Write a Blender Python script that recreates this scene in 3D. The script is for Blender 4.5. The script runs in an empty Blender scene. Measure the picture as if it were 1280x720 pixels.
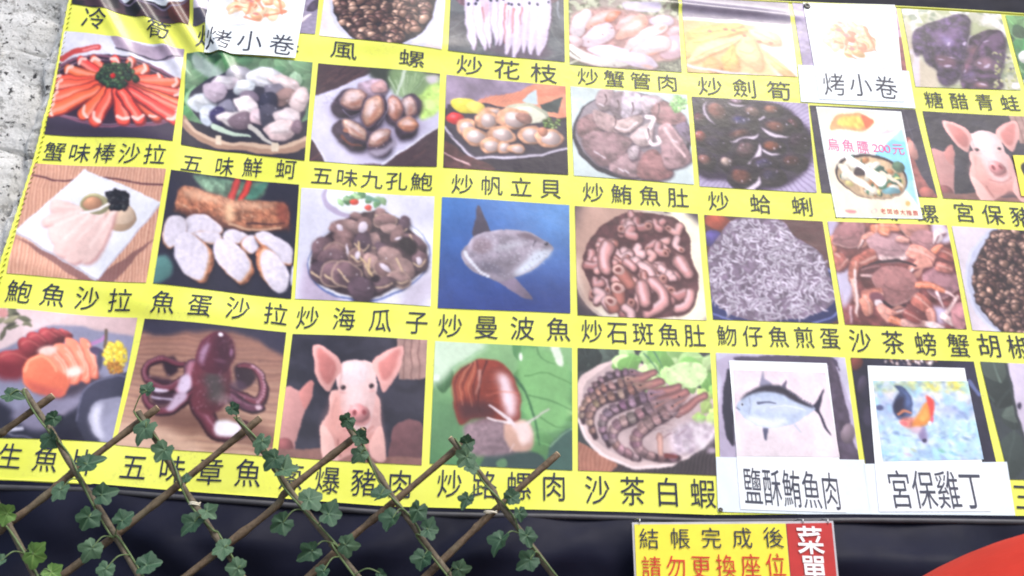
import bpy, bmesh, math, random
import numpy as np
from mathutils import Vector, Matrix

S = bpy.context.scene
COL = S.collection
random.seed(7)

# ---------------------------------------------------------------- camera (looking up at the wall from the pavement)
PITCH = 0.22                                        # one column of the menu, metres
MID = 2.42                                          # height of the middle of the menu above the pavement
FOC = 1200.0                                        # focal length in pixels of a 1280 wide picture
RC = np.array([[0.99416096, -0.00880808, -0.10754723], [0.05466026, 0.90044069, 0.43153078], [0.09303895, -0.43488961, 0.89566443]])
CAM = np.array([-0.59083709, 3.7338769, -6.22339377])          # menu columns: right, down, into the wall
W2 = lambda p: Vector((p[0] * PITCH, p[2] * PITCH, MID - p[1] * PITCH))
cam_d = bpy.data.cameras.new('camera'); cam = bpy.data.objects.new('camera', cam_d); COL.objects.link(cam)
cam_d.sensor_width = 36; cam_d.lens = 36 * FOC / 1280; cam_d.clip_start = .05; cam_d.clip_end = 500
D3 = lambda v: Vector((v[0], v[2], -v[1]))
rot = Matrix((D3(RC[0]), -D3(RC[1]), -D3(RC[2]))).transposed()
cam.matrix_world = Matrix.Translation(W2(CAM)) @ rot.to_4x4()
S.camera = cam

# ---------------------------------------------------------------- bright overcast daylight
SUN_EL, SUN_AZ = math.radians(52), math.radians(28)  # azimuth: degrees to the right of straight out from the wall
wd = bpy.data.worlds.new('World'); S.world = wd; wd.use_nodes = True
nt = wd.node_tree; sky = nt.nodes.new('ShaderNodeTexSky'); sky.sky_type = 'NISHITA'; sky.sun_disc = False
sky.sun_elevation = SUN_EL; sky.sun_rotation = math.pi - SUN_AZ; sky.dust_density = 3.0; sky.air_density = 1.3
bg = nt.nodes['Background']; bg.inputs['Strength'].default_value = .14
nt.links.new(sky.outputs['Color'], bg.inputs['Color'])
sd = bpy.data.lights.new('sun', 'SUN'); sd.energy = 1.4; sd.angle = math.radians(25); sd.color = (1, .97, .93)
sun = bpy.data.objects.new('sun', sd); COL.objects.link(sun)
sdir = Vector((math.sin(SUN_AZ) * math.cos(SUN_EL), -math.cos(SUN_AZ) * math.cos(SUN_EL), math.sin(SUN_EL)))
sun.rotation_euler = sdir.to_track_quat('Z', 'Y').to_euler(); sun.location = (2, -6, 8)
S.view_settings.view_transform = 'Standard'; S.view_settings.look = 'None'; S.view_settings.gamma = 1
S.view_settings.use_curve_mapping = False; S.cycles.filter_width = 2.0; S.view_settings.exposure = 0.84


# ---------------------------------------------------------------- small helpers
VINYL = .02                                         # the menu hangs this far in front of the wall
def plane_xy(px, py, out=VINYL):
    """the point, in metres on the plane `out` metres in front of the wall, that the photograph shows at px, py"""
    d = RC.T @ np.array([(px - 640) / FOC, (py - 360) / FOC, 1.0])
    t = (-out / PITCH - CAM[2]) / d[2]; p = CAM + d * t
    return np.array([p[0] * PITCH, MID - p[1] * PITCH])


def at(px, py, out=0.0):
    x, z = plane_xy(px, py, out); return Vector((x, -out, z))


def tag(o, label=None, cat=None, group=None, kind=None):
    for k, v in (('label', label), ('category', cat), ('group', group), ('kind', kind)):
        if v: o[k] = v
    return o


def root(name, loc, label, cat, group=None):
    o = bpy.data.objects.new(name, None); COL.objects.link(o); o.location = loc; o.empty_display_size = .05
    return tag(o, label, cat, group)


def link(name, me, mat, parent=None, label=None, smooth=True):
    if mat: me.materials.append(mat)
    o = bpy.data.objects.new(name, me); COL.objects.link(o)
    if parent:
        o.parent = parent; o.matrix_parent_inverse = Matrix.Translation(-parent.location)
    if smooth and len(me.polygons): me.polygons.foreach_set('use_smooth', [True] * len(me.polygons))
    if label: o['label'] = label
    return o


def mesh(name, v, f):
    me = bpy.data.meshes.new(name); me.from_pydata([tuple(p) for p in v], [], [tuple(q) for q in f]); me.update(); return me


def grid_mesh(name, P, cols=None):
    """P: ny * nx * 3 points, seen from the street; cols: linear colours at the points"""
    ny, nx = P.shape[:2]; i = np.arange(ny * nx).reshape(ny, nx)
    q = np.stack([i[:-1, :-1], i[1:, :-1], i[1:, 1:], i[:-1, 1:]], -1).reshape(-1, 4)
    me = bpy.data.meshes.new(name); me.vertices.add(ny * nx); me.vertices.foreach_set('co', P.reshape(-1).astype(np.float32))
    me.loops.add(q.size); me.loops.foreach_set('vertex_index', q.reshape(-1).astype(np.int32))
    me.polygons.add(len(q)); me.polygons.foreach_set('loop_start', (np.arange(len(q)) * 4).astype(np.int32))
    me.update(calc_edges=True); me.validate()
    if cols is not None:
        a = me.color_attributes.new('print', 'FLOAT_COLOR', 'POINT')
        a.data.foreach_set('color', np.concatenate([cols.reshape(-1, 3), np.ones((ny * nx, 1))], 1).reshape(-1).astype(np.float32))
    return me


class MB:
    def __init__(s): s.v, s.f = [], []
    def add(s, v, f):
        b = len(s.v); s.v += [tuple(p) for p in v]; s.f += [tuple(i + b for i in q) for q in f]; return s
    def tube(s, pts, r, n=10, cap=True):
        pts = [Vector(p) for p in pts]; m = len(pts); rr = r if hasattr(r, '__len__') else [r] * m; v = []; f = []; up = Vector((0, -1, .2))
        for i, p in enumerate(pts):
            t = (pts[min(i + 1, m - 1)] - pts[max(i - 1, 0)]).normalized(); a = t.cross(up)
            if a.length < .05: a = t.cross(Vector((1, 0, 0)))
            a.normalize(); b = t.cross(a); up = -b if (-b).dot(up) > 0 else b
            v += [p + (a * math.cos(k / n * 6.2832) + b * math.sin(k / n * 6.2832)) * rr[i] for k in range(n)]
        f = [(i * n + k, i * n + (k + 1) % n, (i + 1) * n + (k + 1) % n, (i + 1) * n + k) for i in range(m - 1) for k in range(n)]
        if cap: f += [tuple(range(n))[::-1], tuple((m - 1) * n + k for k in range(n))]
        return s.add(v, f)
    def box(s, a, b):
        (x0, y0, z0), (x1, y1, z1) = a, b
        v = [(x, y, z) for x in (x0, x1) for y in (y0, y1) for z in (z0, z1)]
        return s.add(v, [(0, 1, 3, 2), (4, 6, 7, 5), (0, 4, 5, 1), (2, 3, 7, 6), (0, 2, 6, 4), (1, 5, 7, 3)])
    def done(s, name, mat, parent=None, label=None, smooth=True): return link(name, mesh(name, s.v, s.f), mat, parent, label, smooth)


# ---------------------------------------------------------------- materials
class NT:
    def __init__(s, name):
        s.m = bpy.data.materials.new(name); s.m.use_nodes = True; s.t = s.m.node_tree; s.b = s.t.nodes['Principled BSDF']
    def n(s, typ, **kw):
        x = s.t.nodes.new(typ)
        for k, v in kw.items():
            if k.startswith('i_'): x.inputs[k[2:].replace('_', ' ')].default_value = v
            else: setattr(x, k, v)
        return x
    def to(s, a, b): s.t.links.new(a, b); return s
    def noise(s, scale, detail=4, rough=.55):
        t = s.n('ShaderNodeTexCoord'); k = s.n('ShaderNodeTexNoise', i_Scale=scale, i_Detail=detail, i_Roughness=rough)
        s.to(t.outputs['Object'], k.inputs['Vector']); return k.outputs['Fac']
    def ramp(s, fac, *stops):
        r = s.n('ShaderNodeValToRGB'); e = r.color_ramp.elements
        while len(e) < len(stops): e.new(.5)
        for k, (p, c) in zip(e, stops): k.position = p; k.color = (*c, 1) if hasattr(c, '__len__') else (c, c, c, 1)
        s.to(fac, r.inputs['Fac']); return r.outputs['Color']
    def mixc(s, fac, a, b, mode='MIX'):
        m = s.n('ShaderNodeMix', data_type='RGBA', blend_type=mode)
        for q, i in ((fac, 0), (a, 6), (b, 7)):
            if hasattr(q, 'links'): s.to(q, m.inputs[i])
            else: m.inputs[i].default_value = q if i == 0 else ((*q, 1) if hasattr(q, '__len__') else (q, q, q, 1))
        return m.outputs[2]
    def bump(s, h, dist, strength=.5):
        b = s.n('ShaderNodeBump', i_Distance=dist, i_Strength=strength); s.to(h, b.inputs['Height']); s.to(b.outputs['Normal'], s.b.inputs['Normal']); return s
    def set(s, rough=.5, spec=.5, col=None, **kw):
        s.b.inputs['Roughness'].default_value = rough; s.b.inputs['Specular IOR Level'].default_value = spec
        if col is not None:
            if hasattr(col, 'links'): s.to(col, s.b.inputs['Base Color'])
            else: s.b.inputs['Base Color'].default_value = (*col, 1)
        for k, v in kw.items(): s.b.inputs[k.replace('_', ' ')].default_value = v
        return s


def simple(name, c, rough=.5, spec=.5, var=.12, scale=40, bump=0, **kw):
    t = NT(name); f = t.noise(scale)
    t.set(rough, spec, t.ramp(f, (.3, tuple(v * (1 - var) for v in c)), (.7, tuple(min(1, v * (1 + var)) for v in c))), **kw)
    if bump: t.bump(t.noise(scale * 3), bump)
    return t.m


VINYL_R, VINYL_S = .31, .34
def vinyl_print():
    t = NT('printed_vinyl'); a = t.n('ShaderNodeVertexColor', layer_name='print')
    g = t.ramp(t.noise(900, 2), (.3, .93), (.7, 1.0))
    t.set(VINYL_R, VINYL_S, t.mixc(1.0, a.outputs['Color'], g, 'MULTIPLY')); t.bump(t.noise(30, 3), .003, .25); return t.m


def vinyl_yellow():
    t = NT('yellow_vinyl'); f = t.noise(9, 5); c = t.ramp(f, (.35, (.68, .71, .085)), (.65, (.73, .765, .13)))
    d = t.ramp(t.noise(160, 5, .7), (.52, 0.), (.72, .6)); e = t.ramp(t.noise(7, 3), (.50, 0.), (.64, 1.))
    k = t.mixc(1.0, d, e, 'MULTIPLY'); c = t.mixc(k, c, (.42, .38, .12))
    t.set(VINYL_R, VINYL_S, c); t.bump(t.noise(30, 3), .003, .25); return t.m


def concrete():
    t = NT('rough_concrete'); f = t.noise(9, 8, .7); c = t.ramp(f, (.3, (.52, .515, .505)), (.5, (.76, .76, .76)), (.7, (.85, .85, .86)))
    s = t.ramp(t.noise(30, 8, .8), (.41, .85), (.46, 0.)); c = t.mixc(s, c, (.30, .295, .29))
    s = t.ramp(t.noise(85, 5, .7), (.37, 1.), (.42, 0.)); c = t.mixc(s, c, (.06, .06, .065))
    r = t.ramp(t.noise(16, 4), (.64, 0.), (.78, .5)); c = t.mixc(r, c, (.50, .43, .33))
    t.set(.9, .2, c); t.bump(t.noise(75, 9, .75), .012, .9); return t.m


def tarp_mat():
    t = NT('black_tarpaulin'); f = t.noise(5, 5, .6)
    t.set(.5, .07, t.ramp(f, (.35, (.006, .007, .016)), (.7, (.012, .013, .028)))); t.bump(t.noise(6, 3, .5), .03, .35); return t.m


def bark(name, a, b):
    t = NT(name); tc = t.n('ShaderNodeTexCoord'); mp = t.n('ShaderNodeMapping'); t.to(tc.outputs['Object'], mp.inputs['Vector'])
    mp.inputs['Scale'].default_value = (60, 60, 60); w = t.n('ShaderNodeTexNoise', i_Scale=2.2, i_Detail=6, i_Roughness=.65); t.to(mp.outputs[0], w.inputs['Vector'])
    c = t.ramp(w.outputs['Fac'], (.3, a), (.65, b)); c = t.mixc(t.ramp(t.noise(25, 3), (.55, 0.), (.7, .5)), c, (.13, .12, .08))
    t.set(.75, .25, c); t.bump(w.outputs['Fac'], .002, .6); return t.m


def leaf_mat(name, dark, mid, vein):
    t = NT(name); a = t.n('ShaderNodeVertexColor', layer_name='vein'); f = t.noise(70, 4)
    c = t.ramp(f, (.3, dark), (.7, mid)); c = t.mixc(a.outputs['Color'], c, vein)
    t.set(.48, .35, c); t.b.inputs['Transmission Weight'].default_value = 0; t.bump(t.noise(120, 3), .001, .4); return t.m


M = dict(print=vinyl_print(), yellow=vinyl_yellow(), concrete=concrete(), tarp=tarp_mat(),
         ink=simple('dark_ink', (.018, .022, .048), .4, .3, .1), white_ink=simple('white_ink', (.82, .82, .84), .4, .3, .03),
         red_ink=simple('red_ink', (.50, .035, .02), .4, .3, .1), pink_ink=simple('pink_ink', (.72, .10, .30), .4, .3, .1), grey_ink=simple('grey_ink', (.05, .055, .085), .4, .3, .15),
         paper=simple('white_paper', (.77, .82, .87), .32, .4, .03, 25), label_paper=simple('pale_label_paper', (.64, .72, .80), .4, .4, .04, 60),
         yellow_card=simple('yellow_card', (.74, .66, .05), .35, .35, .04), red_card=simple('red_card', (.42, .022, .022), .35, .35, .1),
         sleeve=simple('clear_sleeve_edge', (.42, .42, .46), .2, .5, .1), wire=simple('steel_wire', (.5, .5, .5), .3, .5, .1, Metallic=.9),
         tie=simple('pale_tie', (.62, .58, .48), .6, .3, .15), grey_bar=simple('grey_batten', (.045, .045, .055), .5, .4, .25, 30),
         thread=simple('dark_thread', (.20, .19, .04), .8, .2, .2), hole=simple('brass_eyelet', (.10, .09, .08), .4, .5, .2),
         rod=bark('willow_bark', (.06, .042, .028), (.15, .108, .072)), rodb=bark('grey_willow_bark', (.07, .058, .042), (.16, .132, .095)),
         cut=simple('cut_wood', (.50, .38, .25), .8, .2, .15, 300),
         stem=simple('green_stem', (.10, .15, .06), .5, .3, .25, 200), red=simple('red_canvas', (.46, .034, .022), .75, .08, .10, 14, .002),
         pole=simple('grey_pole', (.35, .35, .36), .35, .5, .1, Metallic=.7), ground=simple('asphalt', (.20, .20, .20), .9, .3, .25, 6, .004),
         leaf_a=leaf_mat('dark_ivy', (.012, .042, .022), (.034, .086, .044), (.080, .15, .085)), leaf_b=leaf_mat('pale_ivy', (.035, .08, .042), (.07, .135, .075), (.12, .20, .12)),
         leaf_c=leaf_mat('lime_ivy', (.05, .12, .025), (.11, .21, .04), (.22, .34, .10)))

# ---------------------------------------------------------------- printed pictures, painted in code
CW, CH = 264, 236                                   # working raster of one printed picture


def fbm(sx, sy, seed, octs=4):
    """smooth value noise in 0..1 on the working raster; sx, sy = cells across"""
    r = np.random.RandomState(seed); out = np.zeros((CH, CW)); amp = 1.0; tot = 0
    for k in range(octs):
        nx, ny = int(sx * 2 ** k) + 2, int(sy * 2 ** k) + 2
        g = r.rand(ny + 1, nx + 1)
        x = np.linspace(0, nx - 1.001, CW); y = np.linspace(0, ny - 1.001, CH)
        xi, yi = x.astype(int), y.astype(int); fx, fy = x - xi, y - yi
        fx = fx * fx * (3 - 2 * fx); fy = fy * fy * (3 - 2 * fy)
        a = g[yi][:, xi] * (1 - fx) + g[yi][:, xi + 1] * fx
        b = g[yi + 1][:, xi] * (1 - fx) + g[yi + 1][:, xi + 1] * fx
        out += amp * (a * (1 - fy[:, None]) + b * fy[:, None]); tot += amp; amp *= .5
    return out / tot


def boxblur(a, r):
    if r < .5: return a
    k = int(round(r)); n = 2 * k + 1
    for ax in (0, 1):
        p = np.concatenate([np.repeat(a.take([0], ax), k + 1, ax), a, np.repeat(a.take([-1], ax), k, ax)], ax)
        c = np.cumsum(p, ax)
        a = (c.take(range(n, n + a.shape[ax]), ax) - c.take(range(0, a.shape[ax]), ax)) / n
    return a


def smooth(pts, closed=True, n=6):
    """Catmull-Rom through the points"""
    p = np.array(pts, float); m = len(p); out = []
    for i in range(m if closed else m - 1):
        g = (lambda k: p[k % m]) if closed else (lambda k: p[min(max(k, 0), m - 1)])
        a, b, c, d = g(i - 1), g(i), g(i + 1), g(i + 2)
        for t in np.arange(n) / n:
            out.append(.5 * (2 * b + (c - a) * t + (2 * a - 5 * b + 4 * c - d) * t * t + (3 * b - a - 3 * c + d) * t ** 3))
    if not closed: out.append(p[-1])
    return np.array(out)


class Pic:
    """A picture in its own coordinates: the four corners (TL, TR, BR, BL) name the coordinate frame."""
    def __init__(s, q, bg, seed=1):
        q = np.array(q, float)
        uv = np.array([(0, 0), (1, 0), (1, 1), (0, 1)], float)
        A = np.linalg.lstsq(np.c_[uv, np.ones(4)], q, rcond=None)[0]
        U, V = np.meshgrid((np.arange(CW) + .5) / CW, (np.arange(CH) + .5) / CH)
        s.X = A[0, 0] * U + A[1, 0] * V + A[2, 0]; s.Y = A[0, 1] * U + A[1, 1] * V + A[2, 1]
        s.Ai = np.linalg.inv(np.array([A[0], A[1]]).T); s.o = A[2]
        s.px = np.hypot(*A[0]) / CW
        s.im = np.empty((CH, CW, 3)); s.im[:] = bg; s.r = np.random.RandomState(seed); s.seed = seed

    def box(s, x0, y0, x1, y1):
        c = (np.array([(x0, y0), (x1, y0), (x1, y1), (x0, y1)]) - s.o) @ s.Ai.T
        a, b = np.floor(c.min(0) * (CW, CH)).astype(int) - 1, np.ceil(c.max(0) * (CW, CH)).astype(int) + 2
        x0, y0 = max(a[0], 0), max(a[1], 0); x1, y1 = min(b[0], CW), min(b[1], CH)
        return (slice(y0, y1), slice(x0, x1)) if x1 > x0 and y1 > y0 else None

    def put(s, w, m, col, a=1.0):
        m = (np.clip(m, 0, 1) * a)[..., None]
        s.im[w] = s.im[w] * (1 - m) + np.asarray(col, float) * m
        return s

    def e(s, x, y, rx, ry, rot, col, sh=.35, hi=0., ol=None, a=1., soft=0, n=0):
        """shaded ellipse lit from the upper left; ol = dark rim"""
        R = max(rx, ry) * 1.25 + soft * 2
        w = s.box(x - R, y - R, x + R, y + R)
        if w is None: return s
        dx, dy = s.X[w] - x, s.Y[w] - y; c, q = math.cos(rot), math.sin(rot)
        p, t = (dx * c + dy * q) / rx, (-dx * q + dy * c) / ry
        d = np.sqrt(p * p + t * t)
        k = min(rx, ry) / max(s.px, soft + 1e-6)
        if ol is not None: s.put(w, (1.18 - d) * k, ol, .75 * a)
        lx, ly = (dx / R + .28), (dy / R + .38)
        f = 1 + sh * (.55 - np.sqrt(lx * lx + ly * ly) * 1.3)
        C = np.asarray(col, float) * f[..., None]
        if hi: C = C + 255 * hi * np.clip(1 - np.sqrt((dx / rx + .3) ** 2 + (dy / ry + .4) ** 2) * 2.2, 0, 1)[..., None]
        if n: C = C * (1 + n * (fbm(30, 26, s.seed + 9)[w] - .5))[..., None]
        return s.put(w, (1 - d) * k, C, a)

    def blob(s, x, y, rx, ry, rot, col, jit=.14, sh=.7, drop=8, soft=3, n=.35, wet=2, rim=None):
        """an irregular wet lump: cast shadow, mottled flesh, a few wet glints and a crease"""
        r = s.r; c, q = math.cos(rot), math.sin(rot); A = np.arange(9) / 9 * 6.283 + r.uniform(0, .6); k = 1 + r.uniform(-jit, jit, 9)
        P = [(x + rx * f * math.cos(a) * c - ry * f * math.sin(a) * q, y + rx * f * math.cos(a) * q + ry * f * math.sin(a) * c) for a, f in zip(A, k)]
        col = np.array(col, float)
        if drop: s.p([(a + drop * .5, b + drop) for a, b in P], col * .34 + (4, 2, 8), soft=drop, a=.85)
        if rim is not None: s.p([(x + (a - x) * 1.1, y + (b - y) * 1.1 + 2) for a, b in P], rim, soft=soft, sh=.3)
        s.p(P, col, sh=sh, n=n, ns=r.uniform(10, 22), soft=soft)
        m = min(rx, ry)
        s.l([(x - rx * .5 * c + ry * .1 * q, y - rx * .5 * q + ry * .1 * c), (x + ry * .2, y + ry * .25), (x + rx * .6 * c, y + rx * .6 * q + ry * .1)], m * .22, col * .55, m * .08, a=.45, soft=m * .14)
        s.p([(x + (a - x) * .62 - rx * .12, y + (b - y) * .5 - ry * .28) for a, b in P], np.minimum(col * 1.22 + 12, 250), soft=m * .3, a=.6)
        for _ in range(wet):
            a = r.uniform(0, 6.28); f = r.uniform(.2, .7); s.e(x + rx * f * math.cos(a), y + ry * f * math.sin(a) - ry * .15, m * r.uniform(.06, .2), m * r.uniform(.04, .1), r.uniform(0, 3), (246, 244, 252), 0, a=.75, soft=m * .07)
        return s

    def ring(s, x, y, rx, ry, rot, wd, col, a=1.):
        dx, dy = s.X - x, s.Y - y; c, q = math.cos(rot), math.sin(rot)
        d = np.sqrt(((dx * c + dy * q) / rx) ** 2 + ((-dx * q + dy * c) / ry) ** 2)
        return s.put((slice(None), slice(None)), (wd / 2 - abs(d - 1) * min(rx, ry)) / s.px + .5, col, a)

    def p(s, pts, col, sm=True, a=1., soft=0, sh=0, hi=0, n=0, ns=20):
        """filled outline; sh shades it from upper left to lower right, n mottles it"""
        P = smooth(pts) if sm else np.array(pts, float)
        lo, up = P.min(0) - soft * 3, P.max(0) + soft * 3
        w = s.box(lo[0], lo[1], up[0], up[1])
        if w is None: return s
        x, y = s.X[w], s.Y[w]; m = np.zeros(x.shape, bool)
        for (ax, ay), (bx, by) in zip(P, np.roll(P, -1, 0)):
            if ay == by: continue
            m ^= ((ay > y) != (by > y)) & (x < (bx - ax) * (y - ay) / (by - ay) + ax)
        m = m.astype(float)
        if soft: m = boxblur(boxblur(m, soft / s.px), soft / s.px)
        C = np.empty(x.shape + (3,)); C[:] = col
        if sh:
            t = ((x - lo[0]) / (up[0] - lo[0] + 1e-6) + (y - lo[1]) / (up[1] - lo[1] + 1e-6) * 1.3) / 2.3
            C *= (1 + sh * (.5 - t))[..., None]
        if hi:
            mb = boxblur(boxblur(m, 3), 3); C += (255 * hi * np.clip((mb - .75) * 4, 0, 1))[..., None]
        if n: C *= (1 + n * 2 * (fbm(ns, ns, s.seed + 3)[w] - .5))[..., None]
        return s.put(w, m, C, a)

    def l(s, pts, w0, col, w1=None, sm=True, a=1., sh=0, soft=0):
        """tapered brush stroke, w0..w1 wide; sh = rounder look"""
        P = smooth(pts, False) if sm and len(pts) > 2 else np.array(pts, float)
        w1 = w0 if w1 is None else w1; W = np.linspace(w0, w1, len(P)) / 2; M = W.max() + s.px + soft * 2
        lo, up = P.min(0) - M, P.max(0) + M
        w = s.box(lo[0], lo[1], up[0], up[1])
        if w is None: return s
        x, y = s.X[w], s.Y[w]; best = np.full(x.shape, -1e9); bd = np.ones(x.shape)
        for i in range(len(P) - 1):
            (ax, ay), (bx, by) = P[i], P[i + 1]; L = (bx - ax) ** 2 + (by - ay) ** 2 + 1e-9
            t = np.clip(((x - ax) * (bx - ax) + (y - ay) * (by - ay)) / L, 0, 1)
            d = np.hypot(x - ax - t * (bx - ax), y - ay - t * (by - ay)); r = W[i] + t * (W[i + 1] - W[i])
            q = r - d; k = q > best; bd = np.where(k, d / (r + 1e-6), bd); best = np.maximum(best, q)
        C = np.empty(x.shape + (3,)); C[:] = col
        if sh: C *= (1 + sh * (.35 - bd ** 2))[..., None]
        return s.put(w, best / (s.px + soft) + .5, C, a)

    def n(s, amt, sx, sy, k=0, o=4):
        s.im *= (1 + 2 * amt * (fbm(sx, sy, s.seed * 7 + k, o) - .5))[..., None]; return s

    def mix(s, col, sx, sy, k=0, lo=.45, hi=.6, a=1., o=3):
        m = np.clip((fbm(sx, sy, s.seed * 11 + k, o) - lo) / (hi - lo), 0, 1)
        return s.put((slice(None), slice(None)), m, col, a)

    def g(s, c0, c1, x0, y0, x1, y1):
        t = np.clip(((s.X - x0) * (x1 - x0) + (s.Y - y0) * (y1 - y0)) / ((x1 - x0) ** 2 + (y1 - y0) ** 2), 0, 1)[..., None]
        s.im = np.asarray(c0, float) * (1 - t) + np.asarray(c1, float) * t; return s

    def b(s, r=1):
        s.im = boxblur(s.im, r); return s

    def pile(s, inside, nn, rr, cols, sq=.65, ol=(40, 30, 35), sh=.5, hi=.25, jit=.12):
        """many small shaded lumps inside an ellipse (x, y, rx, ry), drawn from back to front"""
        x, y, rx, ry = inside; q = []
        while len(q) < nn:
            a, c = s.r.uniform(-1, 1, 2)
            if a * a + c * c < 1: q.append((y + c * ry, x + a * rx))
        for yy, xx in sorted(q):
            c = np.array(cols[s.r.randint(len(cols))], float) * (1 + s.r.uniform(-jit, jit)); r = rr * s.r.uniform(.7, 1.2)
            s.e(xx, yy, r, r * s.r.uniform(sq * .8, min(1, sq * 1.25)), s.r.uniform(0, 3.14), c, sh, hi, ol)
        return s

    def leafy(s, nn, ln, cols, box, w=.35):
        """broad overlapping leaves inside box"""
        for k in range(nn):
            x, y = s.r.uniform(box[0], box[2]), s.r.uniform(box[1], box[3]); a = s.r.uniform(0, 6.28); L = ln * s.r.uniform(.6, 1.2)
            c, q = math.cos(a), math.sin(a); col = np.array(cols[s.r.randint(len(cols))], float) * s.r.uniform(.85, 1.15)
            s.p([(x, y), (x + L * (.5 * c - w * q), y + L * (.5 * q + w * c)), (x + L * c, y + L * q), (x + L * (.5 * c + w * q), y + L * (.5 * q - w * c))], col, sh=.4)
            s.l([(x, y), (x + L * c, y + L * q)], L * .05, col * 1.2, L * .01)
        return s

    def out(s, nx, ny, deep=1.1):
        """linear colours at nx * ny mesh points"""
        s.im = s.im * (1 + .16 * (fbm(5, 4, s.seed * 3 + 1, 3) - .5) + .07 * (fbm(50, 44, s.seed * 3 + 2, 2) - .5))[..., None]
        g = s.im.mean(2, keepdims=True); s.im = g + (s.im - g) * 1.08 + np.array((0, -1., 3.))
        wx = (fbm(9, 8, s.seed * 5, 2) - .5) * 7; wy = (fbm(9, 8, s.seed * 5 + 1, 2) - .5) * 7
        jj, ii = np.meshgrid(np.arange(CW), np.arange(CH))
        s.im = s.im[np.clip((ii + wy).round().astype(int), 0, CH - 1), np.clip((jj + wx).round().astype(int), 0, CW - 1)]
        im = np.clip(boxblur(boxblur(s.im, 1), 1), 2, 255) / 255 * .955
        x = np.linspace(0, CW - 1.001, nx); y = np.linspace(0, CH - 1.001, ny)
        xi, yi = x.astype(int), y.astype(int); fx, fy = (x - xi)[None, :, None], (y - yi)[:, None, None]
        v = (im[yi][:, xi] * (1 - fx) + im[yi][:, xi + 1] * fx) * (1 - fy) + (im[yi + 1][:, xi] * (1 - fx) + im[yi + 1][:, xi + 1] * fx) * fy
        v = np.where(v < .04045, v / 12.92, ((v + .055) / 1.055) ** 2.4); return v ** deep * .97


# each function paints one printed picture
def pic_cold_bamboo():
    c = Pic([(200, -330), (1130, -200), (1120, 215), (200, 55)], (78, 56, 62), 3)
    c.mix((35, 30, 36), 5, 5, 1, .5, .6).p([(540, -10), (600, 40), (700, 10), (820, 20), (930, 65), (1010, 30), (1130, 10), (1130, -330), (200, -330), (300, -100)], (226, 232, 240), n=.04)
    c.p([(610, 40), (700, 40), (760, 90), (690, 140), (630, 120)], (32, 26, 32)).p([(930, 70), (1060, 30), (1160, 20), (1160, 220), (1040, 200)], (96, 54, 46), n=.2)
    c.l([(560, 0), (640, 60), (720, 30), (830, 40), (930, 90), (1120, 20)], 14, (120, 110, 130))
    return c.n(.08, 20, 20)


def pic_small_roll():
    c = Pic([(95, -330), (1140, -250), (1105, 290), (75, 215)], (158, 150, 172), 4)
    c.n(.15, 40, 40).p([(75, 215), (80, 60), (240, 90), (240, 230)], (96, 92, 104), n=.2).p([(95, -50), (250, -50), (250, 60), (90, 70)], (226, 220, 230), n=.1)
    c.p([(1010, 60), (1090, -40), (1150, -50), (1100, 60)], (80, 70, 88), n=.3).l([(985, 160), (1055, 95)], 34, (240, 232, 234), 18)
    return c


def pic_snail_bowl():
    c = Pic([(85, -95), (562, -60), (552, 205), (62, 145)], (236, 226, 226), 5)
    c.e(320, 10, 215, 190, .1, (206, 206, 222), .1, ol=(235, 232, 240)).e(318, 0, 205, 196, .1, (40, 36, 44), 0)
    c.pile((315, -20, 195, 205), 420, 22, [(132, 102, 90), (154, 122, 106), (104, 76, 70), (182, 150, 132), (88, 64, 60)], hi=.26)
    c.ring(318, 0, 212, 203, .1, 14, (216, 216, 232)).l([(450, 200), (510, 130), (535, 40), (540, -60)], 22, (222, 222, 236))
    return c


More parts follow.
